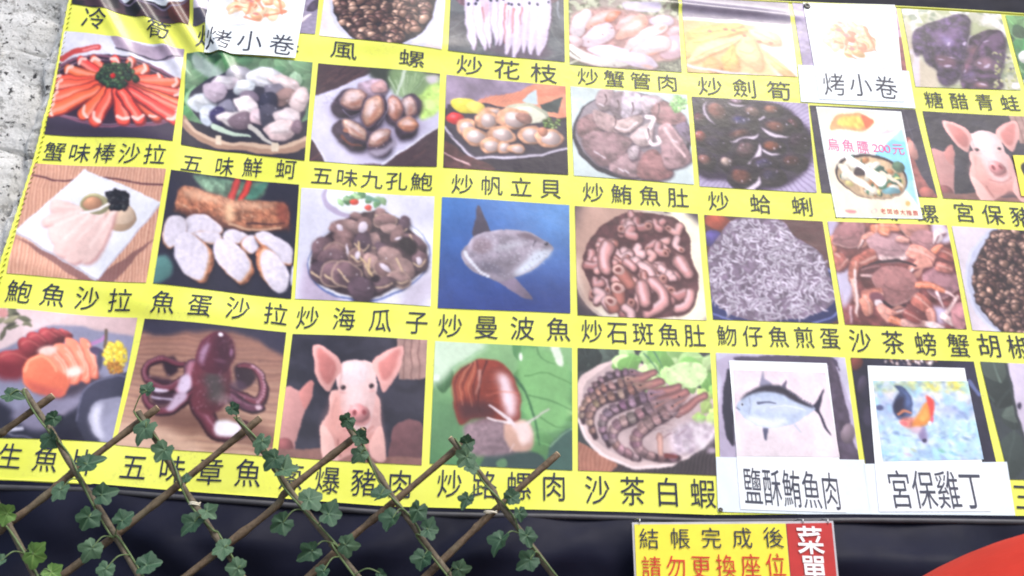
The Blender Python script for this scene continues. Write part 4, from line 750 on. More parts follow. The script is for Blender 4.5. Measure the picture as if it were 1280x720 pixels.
    for k in range(130): x, y = c.r.uniform(40, 840), c.r.uniform(40, 670); c.e(x, y, c.r.uniform(3, 9), 4, c.r.uniform(0, 3), (240, 220, 218) if k % 2 else (84, 52, 60), 0, a=.5, soft=3)
    return c


def pic_pepper_snails():
    c = Pic([(680, 210), (1160, 235), (1260, 655), (768, 632)], (222, 214, 222), 28)
    c.e(1010, 420, 275, 260, .1, (196, 200, 220), .1).e(1020, 420, 252, 244, .1, (66, 52, 52), 0)
    c.pile((1020, 420, 245, 235), 520, 21, [(126, 98, 88), (148, 118, 104), (98, 72, 66), (172, 140, 124), (82, 60, 58)], hi=.26)
    return c.ring(1012, 420, 270, 256, .1, 10, (214, 216, 232))


def pic_sashimi():
    c = Pic([(-25, 20), (706, 50), (580, 695), (-150, 670)], (226, 204, 206), 29)
    c.g((230, 210, 212), (206, 180, 180), 200, 20, 700, 200).p([(-150, 300), (30, 230), (180, 140), (330, 96), (560, 130), (720, 190), (680, 480), (400, 500), (150, 640), (-150, 560)], (150, 150, 172), n=.06, soft=5).p([(-150, 500), (0, 500), (240, 620), (420, 480), (640, 470), (600, 720), (-150, 720)], (46, 45, 58), soft=14).p([(60, 560), (330, 470), (430, 470), (410, 520), (330, 570), (200, 640)], (140, 136, 156), soft=14)
    c.leafy(14, 80, [(120, 120, 100), (150, 146, 122), (100, 98, 84)], (20, 60, 110, 120), .16).e(10, 50, 30, 30, 0, (226, 170, 166), 0, soft=10)
    for x, y, rx, ry, r, k in [(326, 143, 40, 24, .5, 1.1), (285, 160, 50, 38, .7, .9), (245, 168, 56, 44, .7, 1), (190, 190, 62, 42, .5, 1), (150, 222, 70, 44, .4, .95), (70, 296, 112, 62, -.15, 1)]:
        c.e(x + 4, y + 8, rx, ry, r, (96, 46, 58), 0, soft=6).e(x, y, rx, ry, r, (166 * k, 80 * k, 84 * k), .5, soft=2).l([(x - rx * .6, y - ry * .3), (x, y - ry * .72), (x + rx * .7, y - ry * .1)], 10, (216, 130, 124), 5, a=.75, soft=6)
    c.p([(-40, 330), (60, 300), (130, 340), (110, 390), (0, 380)], (132, 58, 66), soft=14)
    c.p([(140, 400), (260, 470), (360, 470), (500, 400), (500, 350), (330, 420)], (70, 60, 72), soft=14)
    for pts in [[(400, 170), (440, 180), (480, 250), (500, 330), (490, 370), (440, 350), (420, 260)], [(330, 170), (390, 190), (430, 260), (460, 360), (440, 400), (390, 370), (350, 260)], [(270, 215), (330, 205), (380, 270), (410, 360), (390, 410), (340, 390), (290, 300)], [(205, 240), (270, 225), (330, 290), (355, 370), (350, 420), (290, 400), (230, 320)]]:
        c.p([(x + 6, y + 5) for x, y in pts], (190, 92, 74), soft=4).p(pts, (246, 158, 130), sh=.25, soft=2)
        P = smooth(pts); cx = P.mean(0)
        for o in (.82, .5): Q = [tuple(cx + (np.array(q) - cx) * o) for q in pts[1:5]]; c.l(Q, 9, (254, 212, 196), 5, a=.75, soft=5)
    c.p([(195, 235), (240, 218), (290, 226), (270, 262), (210, 262)], (252, 222, 214), soft=7).p([(340, 330), (400, 315), (415, 345), (370, 372), (335, 360)], (252, 226, 216), soft=8)
    c.p([(118, 365), (126, 310), (160, 275), (215, 262), (265, 290), (290, 340), (340, 372), (355, 420), (320, 468), (240, 470), (140, 430)], (236, 134, 104), sh=.4, n=.05, soft=3).p([(135, 400), (240, 430), (330, 440), (310, 470), (230, 470)], (196, 104, 92), soft=12).l([(128, 350), (150, 295), (215, 272), (262, 300), (286, 350)], 13, (254, 190, 156), 8, soft=6)
    c.l([(465, 195), (515, 172), (530, 150)], 18, (186, 140, 186), soft=4).l([(537, 118), (536, 235)], 16, (110, 96, 82), soft=3).e(490, 232, 44, 24, .3, (90, 78, 104), 0, n=.4, soft=6).e(510, 280, 20, 60, 0, (84, 82, 100), 0, soft=10)
    c.pile((588, 255, 56, 78), 130, 13, [(236, 222, 90), (226, 200, 70), (242, 232, 120)], ol=(206, 176, 70), hi=.08, sh=.3); c.pile((585, 318, 42, 34), 40, 12, [(196, 150, 70), (176, 124, 60)], ol=(150, 104, 56), hi=.04)
    c.p([(400, 560), (420, 450), (480, 390), (580, 358), (720, 370), (640, 720), (470, 720), (420, 640)], (62, 62, 78), sh=.4, soft=3).l([(402, 590), (420, 460), (490, 388), (590, 362), (640, 364)], 8, (112, 112, 132), soft=3).p([(462, 590), (480, 510), (540, 480), (650, 485), (620, 690), (520, 690)], (156, 156, 176), sh=-.3, soft=4).p([(466, 590), (484, 525), (520, 505), (515, 590), (540, 680), (500, 670)], (216, 216, 232), soft=12)
    return c.l([(20, 640), (120, 630)], 16, (206, 206, 222), soft=4).l([(40, 650), (230, 690)], 6, (140, 140, 158), soft=3).e(300, 590, 40, 30, 0, (40, 40, 50), 0, soft=10)


def pic_octopus():
    c = Pic([(162, 10), (872, 84), (805, 690), (20, 655)], (172, 132, 112), 30)
    c.g((146, 108, 96), (206, 176, 152), 500, 60, 440, 700)
    for k in range(46): y = 70 + k * 13; c.l([(20, y - 20), (440, y + c.r.uniform(-6, 10)), (880, y + c.r.uniform(10, 40))], c.r.uniform(5, 14), [(190, 152, 130), (138, 100, 88), (176, 134, 112), (120, 86, 78)][k * 5 % 4], a=.4, soft=4)
    c.p([(150, -20), (890, 40), (890, 200), (700, 110), (500, 85), (160, 100)], (64, 60, 76), soft=12).p([(180, 500), (440, 480), (860, 600), (840, 660), (500, 600), (260, 560)], (120, 86, 76), soft=24, a=.8).p([(20, 560), (180, 540), (420, 640), (400, 690), (20, 690)], (216, 186, 166), soft=16, a=.7)
    D = (62, 34, 44)
    def arm(pts, w0, w1, col=(100, 54, 64)): c.l([(x + 4, y + 6) for x, y in pts], w0 * 1.06, (50, 28, 36), w1 * 1.1, soft=3).l(pts, w0, col, w1, sh=.7).l([(x - w0 * .1, y - w0 * .2) for x, y in pts], w0 * .16, (190, 150, 166), w1 * .1, a=.5, soft=4)
    c.p([(250, 230), (310, 220), (330, 280), (290, 310), (260, 280)], (56, 36, 46), soft=6).p([(620, 270), (680, 250), (720, 320), (640, 380)], (54, 34, 44), soft=6).p([(180, 320), (300, 330), (330, 420), (220, 450)], (70, 44, 56), soft=8)
    arm([(420, 290), (360, 330), (290, 370), (220, 350), (165, 310), (175, 250), (240, 225), (300, 240), (360, 250)], 52, 22); arm([(420, 330), (380, 400), (330, 450), (250, 480), (180, 440), (160, 390)], 70, 30); arm([(400, 270), (390, 330), (340, 380)], 80, 46, (150, 104, 118))
    arm([(570, 380), (640, 420), (720, 440), (755, 380), (740, 300), (700, 255), (640, 265)], 66, 24); arm([(600, 420), (680, 470), (740, 460)], 60, 30, (90, 56, 70)); arm([(430, 430), (470, 510), (520, 570), (600, 590), (650, 560)], 100, 60)
    c.p([(410, 270), (470, 230), (580, 240), (600, 330), (570, 460), (470, 500), (400, 430)], (108, 58, 66), sh=.4, n=.15, soft=6).p([(470, 300), (540, 290), (570, 360), (530, 450), (480, 420)], (84, 76, 74), soft=20).e(560, 430, 60, 40, .4, (150, 134, 134), 0, soft=26, a=.6).e(630, 360, 50, 40, 0, (90, 70, 86), 0, soft=18, a=.7)
    c.p([(418, 220), (428, 170), (460, 125), (520, 90), (575, 98), (612, 150), (618, 210), (595, 270), (560, 300), (480, 290), (430, 260)], (98, 50, 62), sh=.5, soft=2).p([(520, 110), (580, 110), (600, 180), (590, 260), (540, 280)], (72, 36, 50), soft=20)
    c.e(545, 105, 17, 13, .1, (246, 242, 250), 0, soft=4).p([(440, 190), (470, 150), (490, 160), (470, 210), (455, 260), (440, 240)], (176, 142, 166), soft=9).e(598, 190, 12, 30, 0, (150, 110, 136), 0, soft=7).e(550, 240, 40, 16, .2, (120, 84, 100), 0, soft=10, a=.6)
    c.p([(345, 320), (385, 300), (400, 340), (370, 390), (335, 390)], (222, 206, 226), soft=7).p([(330, 400), (370, 395), (360, 440), (290, 478), (270, 465)], (206, 186, 206), soft=6).l([(220, 375), (280, 385)], 24, (226, 214, 232), 10, soft=5).l([(200, 410), (300, 425)], 8, (206, 196, 216), soft=3)
    for k in range(16): t = -1.4 + k * .17; c.e(690 + 72 * math.cos(t), 350 + 100 * math.sin(t), 9, 8, 0, (206, 170, 182), 0, a=.85, soft=3)
    for k in range(12): t = 2.6 + k * .2; c.e(235 + 78 * math.cos(t), 290 + 66 * math.sin(t), 7, 6, 0, (186, 140, 150), 0, a=.7, soft=3)
    for k in range(22): c.e(c.r.uniform(400, 600), c.r.uniform(280, 480), 6, 5, 0, (190, 156, 170), 0, a=.5, soft=3)
    for k in range(70): x, y = c.r.uniform(400, 620), c.r.uniform(120, 520); a = c.r.uniform(0, 3); c.l([(x, y), (x + 22 * math.cos(a), y + 22 * math.sin(a))], c.r.uniform(3, 7), [(150, 110, 124), (60, 32, 42), (200, 170, 184)][k % 3], 2, a=.3, soft=4)
    for k in range(40): x, y = c.r.choice([c.r.uniform(165, 400), c.r.uniform(620, 760)]), c.r.uniform(230, 470); c.e(x, y, c.r.uniform(4, 10), c.r.uniform(3, 6), c.r.uniform(0, 3), (222, 204, 220) if k % 2 else (56, 32, 44), 0, a=.45, soft=4)
    return c.p([(512, 560), (530, 525), (590, 530), (640, 555), (630, 595), (570, 605), (525, 590)], (246, 242, 248), soft=5).e(725, 465, 20, 14, 0, (214, 190, 200), 0, soft=5)


def pic_land_snail():
    c = Pic([(40, 30), (742, 60), (742, 695), (8, 655)], (122, 166, 112), 31)
    c.g((150, 190, 140), (84, 128, 86), 300, 30, 300, 700).leafy(20, 240, [(126, 172, 112), (104, 152, 98), (150, 188, 132), (92, 138, 92)], (20, 60, 740, 680), .3)
    c.p([(30, 20), (290, 40), (230, 110), (130, 170), (60, 250), (10, 230)], (206, 226, 204), soft=16).p([(470, 90), (560, 60), (700, 120), (742, 260), (700, 460), (560, 500), (480, 360)], (134, 184, 124), soft=14)
    for a, w, col in [([(120, 170), (230, 100), (300, 60)], 6, (150, 190, 150)), ([(450, 220), (500, 300), (540, 420), (570, 570)], 16, (70, 112, 76)), ([(500, 210), (620, 200), (742, 250)], 6, (92, 138, 84)), ([(510, 310), (640, 350), (742, 390)], 7, (84, 128, 80)), ([(560, 420), (650, 470), (742, 470)], 6, (90, 134, 84)), ([(560, 60), (590, 130), (660, 150)], 7, (96, 140, 92))]: c.l(a, w, col, w * .5, soft=4)
    c.p([(635, 50), (680, 50), (695, 150), (665, 150)], (226, 236, 220), soft=4).e(475, 110, 12, 26, 0, (236, 244, 232), 0, soft=5).e(40, 220, 20, 24, .4, (226, 240, 226), 0, soft=6)
    c.p([(20, 380), (110, 350), (160, 460), (260, 500), (220, 620), (60, 560), (10, 520)], (104, 146, 104), soft=26)
    c.p([(300, 610), (380, 590), (540, 600), (600, 660), (600, 700), (290, 700)], (64, 84, 80), soft=4).e(375, 655, 30, 26, 0, (104, 140, 104), 0, soft=5).p([(620, 580), (742, 480), (742, 700), (620, 690)], (74, 104, 94), soft=4).l([(625, 580), (680, 520), (742, 482)], 6, (150, 184, 150))
    c.p([(190, 470), (300, 430), (430, 450), (480, 560), (420, 610), (250, 620), (200, 560)], (150, 130, 136), sh=.4, n=.2, ns=40, soft=8).p([(400, 460), (450, 440), (510, 450), (540, 540), (520, 590), (440, 596), (390, 540)], (206, 172, 156), sh=.2, soft=5).e(480, 520, 30, 60, -.2, (236, 214, 206), 0, soft=14)
    c.p([(128, 290), (122, 240), (150, 190), (205, 150), (270, 122), (330, 120), (390, 150), (440, 215), (466, 290), (474, 380), (470, 440), (400, 455), (300, 430), (230, 430), (170, 470), (136, 400)], (138, 66, 52), sh=.25, n=.1, soft=2)
    c.p([(150, 350), (160, 410), (190, 450), (240, 430), (320, 440), (340, 370), (280, 340), (210, 350)], (78, 44, 48), soft=22, a=.85).p([(130, 250), (160, 190), (220, 150), (240, 190), (200, 300), (150, 330)], (176, 100, 76), soft=14)
    c.p([(126, 300), (128, 240), (160, 190), (205, 160), (215, 200), (190, 250), (160, 330), (140, 360)], (150, 80, 62), soft=6)
    for x0, w, col in [(0, 9, (78, 36, 36)), (26, 7, (206, 150, 124)), (44, 8, (92, 42, 40)), (70, 8, (198, 140, 114)), (92, 9, (84, 38, 38))]: c.l([(206 + x0 * .5, 152 - x0 * .2), (158 + x0, 200), (134 + x0, 280), (150 + x0 * 1.1, 370)], w, col, 4, a=.75, soft=3)
    c.l([(300, 130), (272, 220), (252, 330), (262, 400)], 8, (80, 36, 36), 5, soft=3).l([(262, 190), (258, 250), (240, 300)], 20, (216, 186, 176), 8, a=.6, soft=7)
    for k in range(7): c.l([(320 - k * 5, 170 + k * 34), (390, 176 + k * 36), (462, 236 + k * 32)], 4, (176, 96, 74) if k % 2 else (104, 46, 42), a=.5, soft=3)
    c.p([(345, 205), (400, 200), (440, 270), (460, 400), (430, 440), (390, 400), (370, 290)], (226, 196, 200), soft=16, a=.85).p([(370, 230), (405, 225), (430, 330), (440, 410), (405, 390)], (244, 228, 236), soft=12, a=.8).l([(290, 310), (370, 296), (462, 300)], 5, (206, 130, 110), a=.7, soft=3)
    return c.l([(455, 470), (400, 425), (312, 364)], 24, (232, 220, 224), 11).l([(470, 470), (530, 440), (618, 388)], 16, (206, 200, 196), 8, a=.9).l([(420, 455), (360, 446), (305, 430)], 14, (240, 230, 232), 8).l([(436, 556), (416, 600)], 8, (220, 196, 190)).p([(440, 470), (500, 450), (530, 500), (520, 560), (480, 540)], (236, 216, 212), soft=10)


def pic_white_shrimp():
    c = Pic([(32, 22), (728, 55), (765, 695), (35, 678)], (72, 76, 76), 32)
    c.n(.2, 6, 6).leafy(8, 120, [(80, 92, 84), (60, 70, 66)], (40, 20, 260, 100)).p([(30, 520), (240, 640), (240, 700), (20, 700)], (176, 130, 112), False, n=.1).p([(240, 650), (770, 500), (780, 700), (200, 700)], (66, 60, 64), False)
    for k in range(26): c.l([(220 + k * 22, 700), (250 + k * 22, 640 - k * 5)], 5, (110, 100, 100), a=.6)
    for k in range(12): c.l([(20 + k * 20, 700), (30 + k * 22, 530 + k * 10)], 5, (130, 84, 70), a=.6)
    c.p([(32, 230), (90, 150), (190, 105), (300, 95), (760, 300), (765, 460), (680, 560), (560, 630), (430, 665), (300, 655), (150, 590), (70, 500), (30, 380)], (222, 202, 200), sh=.12).p([(60, 250), (130, 170), (280, 125), (740, 330), (740, 440), (620, 570), (430, 630), (280, 610), (130, 530), (60, 400)], (196, 178, 178), n=.06).l([(36, 390), (76, 505), (160, 588), (300, 648), (430, 658), (560, 624), (690, 545), (764, 450)], 16, (240, 226, 226))
    c.leafy(44, 120, [(160, 200, 130), (196, 222, 166), (130, 176, 104), (180, 212, 150)], (310, 60, 730, 200), .4).leafy(10, 70, [(150, 190, 110), (190, 216, 140)], (700, 280, 760, 420), .4).p([(500, 150), (560, 110), (690, 110), (720, 180), (640, 250), (520, 210)], (206, 230, 176), n=.25)
    for a in [[(380, 60), (470, 180)], [(430, 50), (480, 140)]]: c.l(a, 10, (100, 140, 110), 4)
    c.p([(520, 480), (620, 420), (740, 430), (750, 500), (640, 580), (540, 590)], (206, 194, 204), soft=16, n=.25, ns=30)
    for k in range(40): x, y = c.r.uniform(540, 730), c.r.uniform(430, 570); c.p([(x, y), (x + 22, y - 8), (x + 26, y + 12), (x + 6, y + 18)], (238, 232, 238) if k % 2 else (176, 162, 176), soft=5, a=.7)
    def shrimp(pts, w, col):
        P = smooth(pts, False, 5); m = len(P); c.l([(x + 6, y + 9) for x, y in pts], w * 1.05, (70, 54, 60), w * .5, soft=8)
        for i in range(m - 2, 0, -1):                # overlapping shell plates, tail first
            if i % 2: continue
            d = P[min(i + 1, m - 1)] - P[i - 1]; d = d / np.hypot(*d); n = np.array((-d[1], d[0])); t = i / m; q = w * .5 * (1 - .5 * t); L = w * .42; k = np.array(col, float) * (.9 + .16 * (i % 4 == 0)) + c.r.uniform(-6, 6, 3)
            c.p([tuple(P[i] - n * q - d * L * .5), tuple(P[i] - n * q + d * L * .4), tuple(P[i] + d * L * .75), tuple(P[i] + n * q + d * L * .5), tuple(P[i] + n * q - d * L * .5), tuple(P[i] - d * L * .6)], k, soft=3, n=.25, ns=30).l([tuple(P[i] - n * q * .9 + d * L * .5), tuple(P[i] + d * L * .75), tuple(P[i] + n * q * .9 + d * L * .55)], 4, k * .62, a=.6, soft=3).l([tuple(P[i] - n * q * .35 - d * L * .4), tuple(P[i] - n * q * .35 + d * L * .4)], w * .16, np.minimum(k * 1.3 + 16, 245), a=.65, soft=6).l([tuple(P[i] + n * q * .75 - d * L * .4), tuple(P[i] + n * q * .75 + d * L * .4)], w * .14, k * .6, a=.6, soft=6)
        h = P[0]; d = P[0] - P[2]; d = d / np.hypot(*d); n = np.array((-d[1], d[0]))
        c.p([tuple(h - n * w * .5 - d * w * .2), tuple(h - n * w * .3 + d * w * .7), tuple(h + d * w * 1.5), tuple(h + n * w * .3 + d * w * .5), tuple(h + n * w * .52 - d * w * .2)], tuple(v * .95 for v in col), sh=.4, n=.4, soft=3).l([tuple(h), tuple(h + d * w * 1.7)], w * .12, (196, 140, 126), 2, a=.8, soft=3)
        for _ in range(4): a = c.r.uniform(.2, .9); c.l([tuple(h + n * w * .3), tuple(h + n * w * a + d * w * c.r.uniform(-.2, 1))], 4, (120, 92, 96), 2, a=.6, soft=2)
    G = [(150, 126, 128), (164, 136, 126), (140, 116, 128), (156, 128, 118)]
    for a, b in [((430, 165), (290, 215)), ((470, 215), (360, 240)), ((560, 245), (420, 280)), ((600, 275), (470, 320)), ((700, 290), (560, 380))]: c.l([a, b], 44, (150, 110, 108), 54, sh=.4).l([a, b], 8, (206, 150, 140), a=.7)
    shrimp([(310, 165), (220, 170), (120, 230), (70, 310), (70, 390)], 44, G[2]); shrimp([(290, 210), (190, 240), (110, 290), (60, 340), (60, 420)], 48, G[1]); shrimp([(350, 245), (230, 285), (130, 330), (96, 410), (120, 500)], 56, G[3]); shrimp([(410, 290), (290, 325), (190, 380), (160, 450), (190, 540)], 60, G[2]); shrimp([(440, 345), (330, 395), (240, 440), (215, 510), (260, 570), (350, 605)], 66, G[0]); shrimp([(520, 355), (420, 420), (350, 480), (345, 550), (420, 600), (550, 605)], 72, G[0])
    c.l([(500, 600), (555, 606)], 26, (120, 70, 70), 14).l([(465, 500), (470, 590)], 36, (196, 160, 150), 26, sh=.3)
    for k in range(26): x, y = c.r.uniform(420, 560), c.r.uniform(380, 520); a = c.r.uniform(-.9, .2); c.l([(x, y), (x + 55 * math.cos(a), y + 55 * math.sin(a))], 4, (206, 196, 200) if k % 2 else (120, 96, 100), 2, a=.7)
    for x, y in [(310, 165), (290, 205), (350, 240), (410, 285), (450, 330), (520, 350), (560, 300)]: c.e(x + 6, y - 4, 7, 6, 0, (34, 26, 32), 0)
    return c


def pic_plate_edge():
    c = Pic([(607, 70), (1110, 92), (1180, 590), (620, 560)], (206, 204, 222), 33)
    c.n(.05, 6, 6).p([(620, 90), (1080, 90), (1090, 140), (1150, 520), (640, 500), (625, 200)], (190, 182, 204)).p([(700, 88), (1050, 92), (1090, 150), (1060, 130), (720, 110)], (86, 78, 98)).p([(632, 200), (655, 150), (680, 440), (640, 380)], (56, 54, 70)).p([(1050, 130), (1090, 160), (1150, 470), (1160, 560), (1080, 560)], (92, 82, 98), n=.3)
    return c.e(1120, 400, 30, 40, 0, (150, 136, 146))


def pic_dark_pan():
    c = Pic([(247, 85), (712, 97), (790, 600), (310, 590)], (50, 48, 66), 34)
    return c.n(.3, 8, 8).e(265, 110, 26, 30, 0, (130, 76, 66)).pile((470, 100, 110, 12), 40, 9, [(206, 190, 190), (150, 110, 90), (236, 226, 226)]).e(290, 200, 20, 40, .2, (84, 76, 96)).l([(690, 180), (730, 240)], 16, (110, 120, 160)).e(320, 330, 30, 50, 0, (70, 66, 86), 0, soft=10)


def pic_three_cup_squid():
    c = Pic([(690, 97), (1155, 110), (1245, 560), (800, 540)], (66, 74, 76), 35)
    c.leafy(10, 170, [(86, 98, 90), (60, 70, 66)], (730, 100, 900, 540))
    c.p([(800, 100), (870, 110), (950, 500), (870, 430), (820, 250)], (206, 198, 214), sh=.2, soft=3).p([(870, 100), (960, 100), (960, 320), (900, 250)], (190, 166, 178), sh=.2, soft=3)
    for x, y in [(840, 268), (872, 245), (905, 230)]: c.e(x, y, 9, 16, 0, (60, 54, 74), 0, soft=4)
    return c.l([(790, 100), (830, 300), (880, 540)], 10, (60, 66, 68))


def pic_grilled_roll(seed, q):
    """small pale plate with orange grilled pieces on a white sheet"""
    c = Pic(q, (250, 250, 252), seed)
    c.e(50, 44, 54, 54, 0, (226, 228, 244), 0).e(51, 42, 51, 52, 0, (250, 250, 252), 0)
    c.pile((50, 42, 30, 26), 40, 8, [(250, 214, 160), (248, 190, 150), (252, 230, 196), (240, 160, 130), (250, 220, 180)], ol=(246, 206, 180), sh=.2, hi=.2)
    for a in [[(35, 20), (45, 40), (40, 62)], [(72, 22), (76, 40), (80, 58)], [(50, 30), (58, 50)], [(40, 66), (52, 72)], [(62, 60), (78, 56)], [(30, 48), (40, 50)]]: c.l(a, 5, (240, 140, 110), 2, a=.75)
    for x, y in [(36, 28), (45, 36), (50, 58), (40, 16)]: c.e(x, y, 4, 3, .3, (196, 140, 140), 0, a=.8)
    return c


def pic_grilled_roll_left(): return pic_grilled_roll(41, [(0, -30), (100, -30), (100, 80), (0, 80)])
def pic_grilled_roll_right(): return pic_grilled_roll(42, [(0, 0), (100, 0), (100, 85), (0, 85)])


def pic_mullet_poster():
    c = Pic([(40, 65), (490, 85), (600, 655), (150, 645)], (252, 250, 250), 43)
    c.p([(30, 60), (400, 65), (440, 200), (60, 210)], (252, 246, 222), soft=20).p([(110, 330), (330, 500), (520, 500), (560, 655), (150, 650)], (252, 240, 214), soft=40)
    c.p([(115, 150), (150, 105), (200, 95), (270, 95), (342, 135), (320, 175), (270, 198), (180, 188), (120, 190)], (250, 176, 130), n=.12).p([(150, 150), (180, 115), (260, 110), (300, 140), (270, 180), (180, 170)], (252, 216, 120), n=.2, soft=3).p([(280, 100), (342, 135), (310, 180), (290, 140)], (240, 130, 96))
    c.p([(350, 320), (500, 180), (585, 600), (560, 560)], (176, 226, 240), False, soft=4).p([(350, 320), (500, 180), (560, 460), (530, 460)], (150, 218, 240), False).p([(440, 230), (500, 185), (520, 250)], (190, 236, 248), False, a=.8)
    c.l([(330, 205), (470, 185)], 14, (250, 214, 226), a=.8)
    c.e(338, 438, 196, 118, .22, (50, 40, 46), 0).e(340, 444, 186, 110, .22, (196, 172, 140), .1, n=.5)
    r = c.r
    for k in range(80):
        a = r.uniform(0, 6.28); q = r.rand() ** .5; x, y = 335 + 160 * q * math.cos(a), 442 + 92 * q * math.sin(a) + 34 * q * math.cos(a)
        c.e(x, y, r.uniform(14, 34), r.uniform(10, 18), r.uniform(0, 3), [(80, 130, 100), (232, 226, 206), (190, 140, 100), (56, 96, 80), (244, 240, 226), (226, 216, 150)][r.randint(6)], .3)
    c.l([(190, 400), (260, 460), (340, 510)], 40, (246, 240, 226), 26).l([(215, 340), (300, 400), (385, 460)], 36, (244, 246, 244), 60).l([(390, 420), (500, 490)], 26, (244, 226, 206), 12).p([(250, 385), (300, 410), (290, 440), (240, 420)], (60, 44, 50)).e(440, 515, 50, 18, 0, (120, 170, 180)).e(480, 385, 40, 26, .6, (90, 120, 96))
    return c.e(220, 618, 34, 11, .1, (244, 150, 150), 0).e(525, 580, 16, 14, 0, (246, 190, 120), 0).ring(345, 620, 16, 9, 0, 4, (240, 190, 190))


def pic_tuna():
    c = Pic([(88, 113), (522, 124), (568, 476), (110, 474)], (243, 230, 238), 44)
    c.g((240, 226, 234), (236, 228, 234), 0, 100, 0, 480)
    c.p([(210, 190), (218, 150), (222, 118), (236, 150), (270, 180)], (150, 150, 172), soft=3).p([(312, 186), (336, 156), (330, 196)], (110, 104, 124), soft=2).p([(455, 275), (485, 235), (514, 192), (494, 262), (492, 300), (530, 388), (505, 360), (478, 300)], (62, 58, 76), soft=2).p([(226, 350), (236, 400), (248, 406), (250, 352)], (96, 98, 122), soft=2).l([(372, 345), (398, 378)], 10, (206, 214, 228), 4, soft=3)
    c.p([(106, 268), (135, 235), (180, 205), (230, 186), (290, 184), (350, 204), (410, 244), (470, 278), (440, 300), (390, 330), (330, 352), (250, 362), (180, 340), (130, 305)], (190, 204, 226), n=.1, soft=2)
    c.p([(122, 246), (160, 212), (230, 184), (290, 182), (350, 202), (410, 242), (470, 276), (430, 270), (370, 246), (310, 218), (240, 208), (170, 222)], (58, 54, 66), soft=5).p([(170, 250), (260, 238), (380, 260), (430, 285), (340, 300), (200, 290)], (206, 218, 236), soft=10).p([(150, 310), (240, 320), (330, 320), (320, 350), (250, 360), (180, 340)], (222, 230, 242), soft=8)
    c.l([(205, 258), (240, 250), (285, 256)], 12, (104, 110, 134), 4, soft=3).l([(260, 272), (340, 266), (420, 288)], 5, (232, 240, 250), soft=3).l([(165, 235), (172, 270), (162, 300)], 4, (140, 148, 172), a=.6, soft=2).e(130, 264, 8, 9, 0, (226, 232, 240), 0).e(131, 264, 5, 6, 0, (44, 44, 60), 0).l([(106, 272), (122, 284)], 4, (120, 124, 146))
    for k in range(9): x = 350 + k * 13; c.l([(x, 214 + k * 7), (x + 6, 206 + k * 7)], 4, (120, 116, 136))
    return c


def pic_rooster():
    c = Pic([(48, 138), (652, 138), (745, 640), (128, 640)], (206, 222, 244), 45)
    c.p([(40, 120), (680, 120), (690, 220), (400, 205), (60, 215)], (214, 226, 172), soft=16, n=.3, ns=14).p([(420, 140), (640, 140), (660, 215), (520, 215), (400, 190)], (236, 230, 130), soft=18, n=.2).e(120, 170, 70, 30, 0, (150, 196, 160), 0, soft=16).e(130, 150, 24, 20, 0, (240, 246, 240), 0, soft=8).p([(60, 215), (300, 210), (660, 225), (680, 250), (560, 262), (70, 250)], (240, 236, 240), soft=14)
    c.p([(520, 250), (670, 255), (670, 285), (540, 280)], (190, 170, 160), soft=10, a=.7).p([(70, 260), (380, 280), (680, 290), (700, 370), (400, 380), (90, 380)], (186, 196, 226), soft=30, a=.8)
    c.p([(90, 400), (740, 400), (760, 660), (110, 660)], (196, 226, 234), soft=30).mix((176, 206, 238), 12, 10, 1, .48, .62, .5).mix((236, 246, 254), 16, 12, 2, .52, .62, .7).mix((146, 166, 206), 22, 16, 3, .60, .70, .6).mix((176, 226, 240), 14, 10, 4, .58, .68, .6)
    c.b(3).b(2)
    for k in range(46): x, y = c.r.uniform(90, 740), c.r.uniform(380, 640); a = c.r.uniform(-.8, .3); c.l([(x, y), (x + 50 * math.cos(a), y + 50 * math.sin(a))], c.r.uniform(6, 16), [(170, 196, 230), (140, 160, 200), (226, 244, 250), (190, 230, 226), (244, 250, 255)][k % 5], 4, a=.55, soft=6)
    for x, y, col in [(490, 580, (120, 176, 160)), (560, 600, (130, 190, 206)), (310, 570, (190, 200, 170)), (280, 600, (206, 190, 206)), (640, 510, (120, 150, 180)), (210, 470, (120, 140, 176)), (620, 350, (140, 160, 206))]: c.e(x, y, 40, 18, .4, col, 0, a=.7, soft=14)
    c.e(98, 310, 30, 22, .3, (96, 104, 140), 0, soft=10)
    c.p([(180, 172), (230, 172), (272, 205), (295, 260), (300, 330), (285, 365), (230, 385), (195, 360), (182, 300), (200, 240), (215, 205)], (76, 90, 124), soft=5, n=.4, ns=18).p([(190, 270), (240, 250), (250, 330), (205, 350), (186, 320)], (54, 52, 76), soft=10).p([(230, 195), (275, 220), (290, 290), (260, 290), (250, 230)], (104, 124, 170), soft=9).l([(210, 345), (250, 330), (292, 342)], 16, (206, 140, 110), 10, soft=5)
    c.p([(225, 380), (290, 365), (340, 400), (310, 440), (250, 420)], (226, 150, 140), soft=10, n=.3).p([(300, 400), (345, 340), (380, 285), (420, 270), (425, 330), (410, 400), (380, 430), (320, 440)], (228, 158, 88), soft=7, sh=.3).p([(340, 370), (380, 320), (400, 360), (370, 400)], (248, 190, 110), soft=10).p([(385, 235), (415, 245), (440, 275), (440, 330), (420, 380), (405, 300)], (226, 96, 86), soft=5).e(425, 385, 14, 30, 0, (226, 120, 140), 0, soft=6).e(250, 405, 30, 20, .3, (236, 130, 136), 0, soft=8, a=.7).e(415, 410, 12, 16, 0, (250, 240, 246), 0, soft=4)
    return c.p([(360, 430), (385, 440), (400, 520), (375, 535), (345, 490)], (150, 140, 176), soft=9).e(380, 518, 20, 16, 0, (78, 76, 104), 0, soft=5).p([(300, 430), (360, 430), (350, 470), (290, 460)], (222, 200, 216), soft=10)


